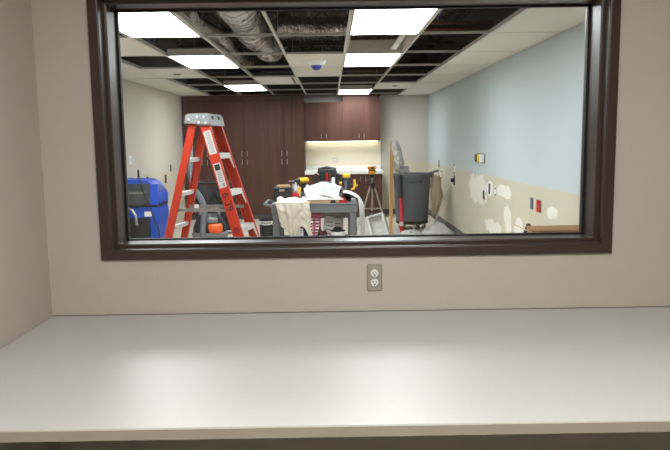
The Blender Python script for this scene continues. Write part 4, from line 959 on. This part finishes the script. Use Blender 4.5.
# ------------------------------------------------------------------ carton at the right by the window
cx_ = thing('cardboard_box', 'open brown cardboard box low against the right wall', 'box', (1.73, 4.75, 0))
b = bm_new(); bw, bd_, bh = 0.235, 0.30, 0.80
bxx(b, -bw, bw, -bd_, -bd_ + 0.006, 0, bh); bxx(b, -bw, bw, bd_ - 0.006, bd_, 0, bh); bxx(b, -bw, -bw + 0.006, -bd_, bd_, 0, bh); bxx(b, bw - 0.006, bw, -bd_, bd_, 0, bh); bxx(b, -bw, bw, -bd_, bd_, 0, 0.006); part('box', b, m_card, cx_)
for (p_, q_, wd_, L_) in (((0, bd_, bh), (0, bd_ + 0.02, bh + 0.035), (1, 0, 0), 2 * bw), ((-bw, 0, bh), (-bw - 0.10, 0, bh + 0.05), (0, 1, 0), 2 * bd_), ((bw, 0, bh), (bw + 0.005, 0, bh + 0.04), (0, 1, 0), 2 * bd_), ((0, -bd_, bh), (0, -bd_ - 0.12, bh - 0.06), (1, 0, 0), 2 * bw)):
    b = bm_new(); beam(b, p_, q_, wd_, L_, 0.006); part('flap', b, m_card, cx_)
heap('black_bag', 'black bag lying at the left of the open brown cardboard box', 'bag', (1.60, 5.36, 0), 0.20, 0.22, 0.66, m_blackfab, 15.1)

# ------------------------------------------------------------------ near room: counter, outlet, lights
b = bm_new(); bxx(b, NXL + 0.001, NXR - 0.001, 1.562, YW - 0.0015, 0.7825, 0.811, 0.0025)
ctr = tag(part('countertop', b, m_counter), 'long white laminate countertop under the window', 'countertop')
b = bm_new(); bxx(b, NXL + 0.001, NXR - 0.001, 1.558, 1.5625, 0.7825, 0.8085); part('edge_band', b, m_counteredge, ctr, label='tan edge band')
b = bm_new(); bxx(b, NXL + 0.001, NXR - 0.001, YW - 0.003, YW - 0.0005, 0.811, 0.8135); part('caulk_line', b, m_base, ctr)
for x in (-0.9, 0.3, 1.5):
    b = bm_new(); prism(b, [(YW - 0.002, 0.7825), (1.75, 0.7825), (1.75, 0.76), (YW - 0.03, 0.40), (YW - 0.002, 0.40)], 'X', x - 0.015, x + 0.015); part('bracket', b, m_base, ctr)
ot = thing('outlet', 'steel duplex outlet plate on the beige wall between window and countertop', 'outlet', (0.173, YW, 0.951))
b = bm_new(); box(b, (0, -0.002, 0), (0.062, 0.010, 0.112), bev=0.0045, seg=1); part('plate', b, mat('outlet_steel', (176, 169, 158), 0.42, 0.45, var=0.04), ot, True)
for z in (0.019, -0.019):
    b = bm_new(); ax = Matrix.Rotation(PI / 2, 4, 'X')
    lathe(b, [(0, 0), (0.0155, 0), (0.0155, 0.003), (0.0145, 0.004), (0, 0.004)], (0, -0.0065, z), 28, ax); rc = part('receptacle', b, m_white, ot, True)
    b = bm_new(); box(b, (-0.006, -0.0107, z + 0.002), (0.0022, 0.001, 0.009)); box(b, (0.006, -0.0107, z + 0.002), (0.0022, 0.001, 0.007)); lathe(b, [(0, 0), (0.003, 0), (0.003, 0.0006), (0, 0.0006)], (0, -0.0105, z - 0.008), 12, ax); part('slot', b, m_black, rc)
b = bm_new(); lathe(b, [(0, 0), (0.004, 0), (0.003, 0.0015), (0, 0.002)], (0, -0.0068, 0), 14, Matrix.Rotation(PI / 2, 4, 'X')); part('screw', b, m_steel, ot, True)
for (x, y, lb) in ((0.25, 0.82, 'white ceiling light panel of the near room above the front of the countertop'),):
    t = thing('ceiling_light', lb, 'ceiling light', (x, y, 2.5), group='near room light panels')
    b = bm_new(); bxx(b, -0.59, 0.59, -0.29, 0.29, -0.012, -0.004); part('diffuser', b, m_near_panel, t)
    b = bm_new()
    for q in ((-0.605, 0.605, -0.305, -0.29), (-0.605, 0.605, 0.29, 0.305), (-0.605, -0.59, -0.29, 0.29), (0.59, 0.605, -0.29, 0.29)): bxx(b, q[0], q[1], q[2], q[3], -0.016, 0)
    part('housing', b, m_tee, t)
S.cycles.use_denoising = True
S.cycles.max_bounces = 10; S.cycles.diffuse_bounces = 5
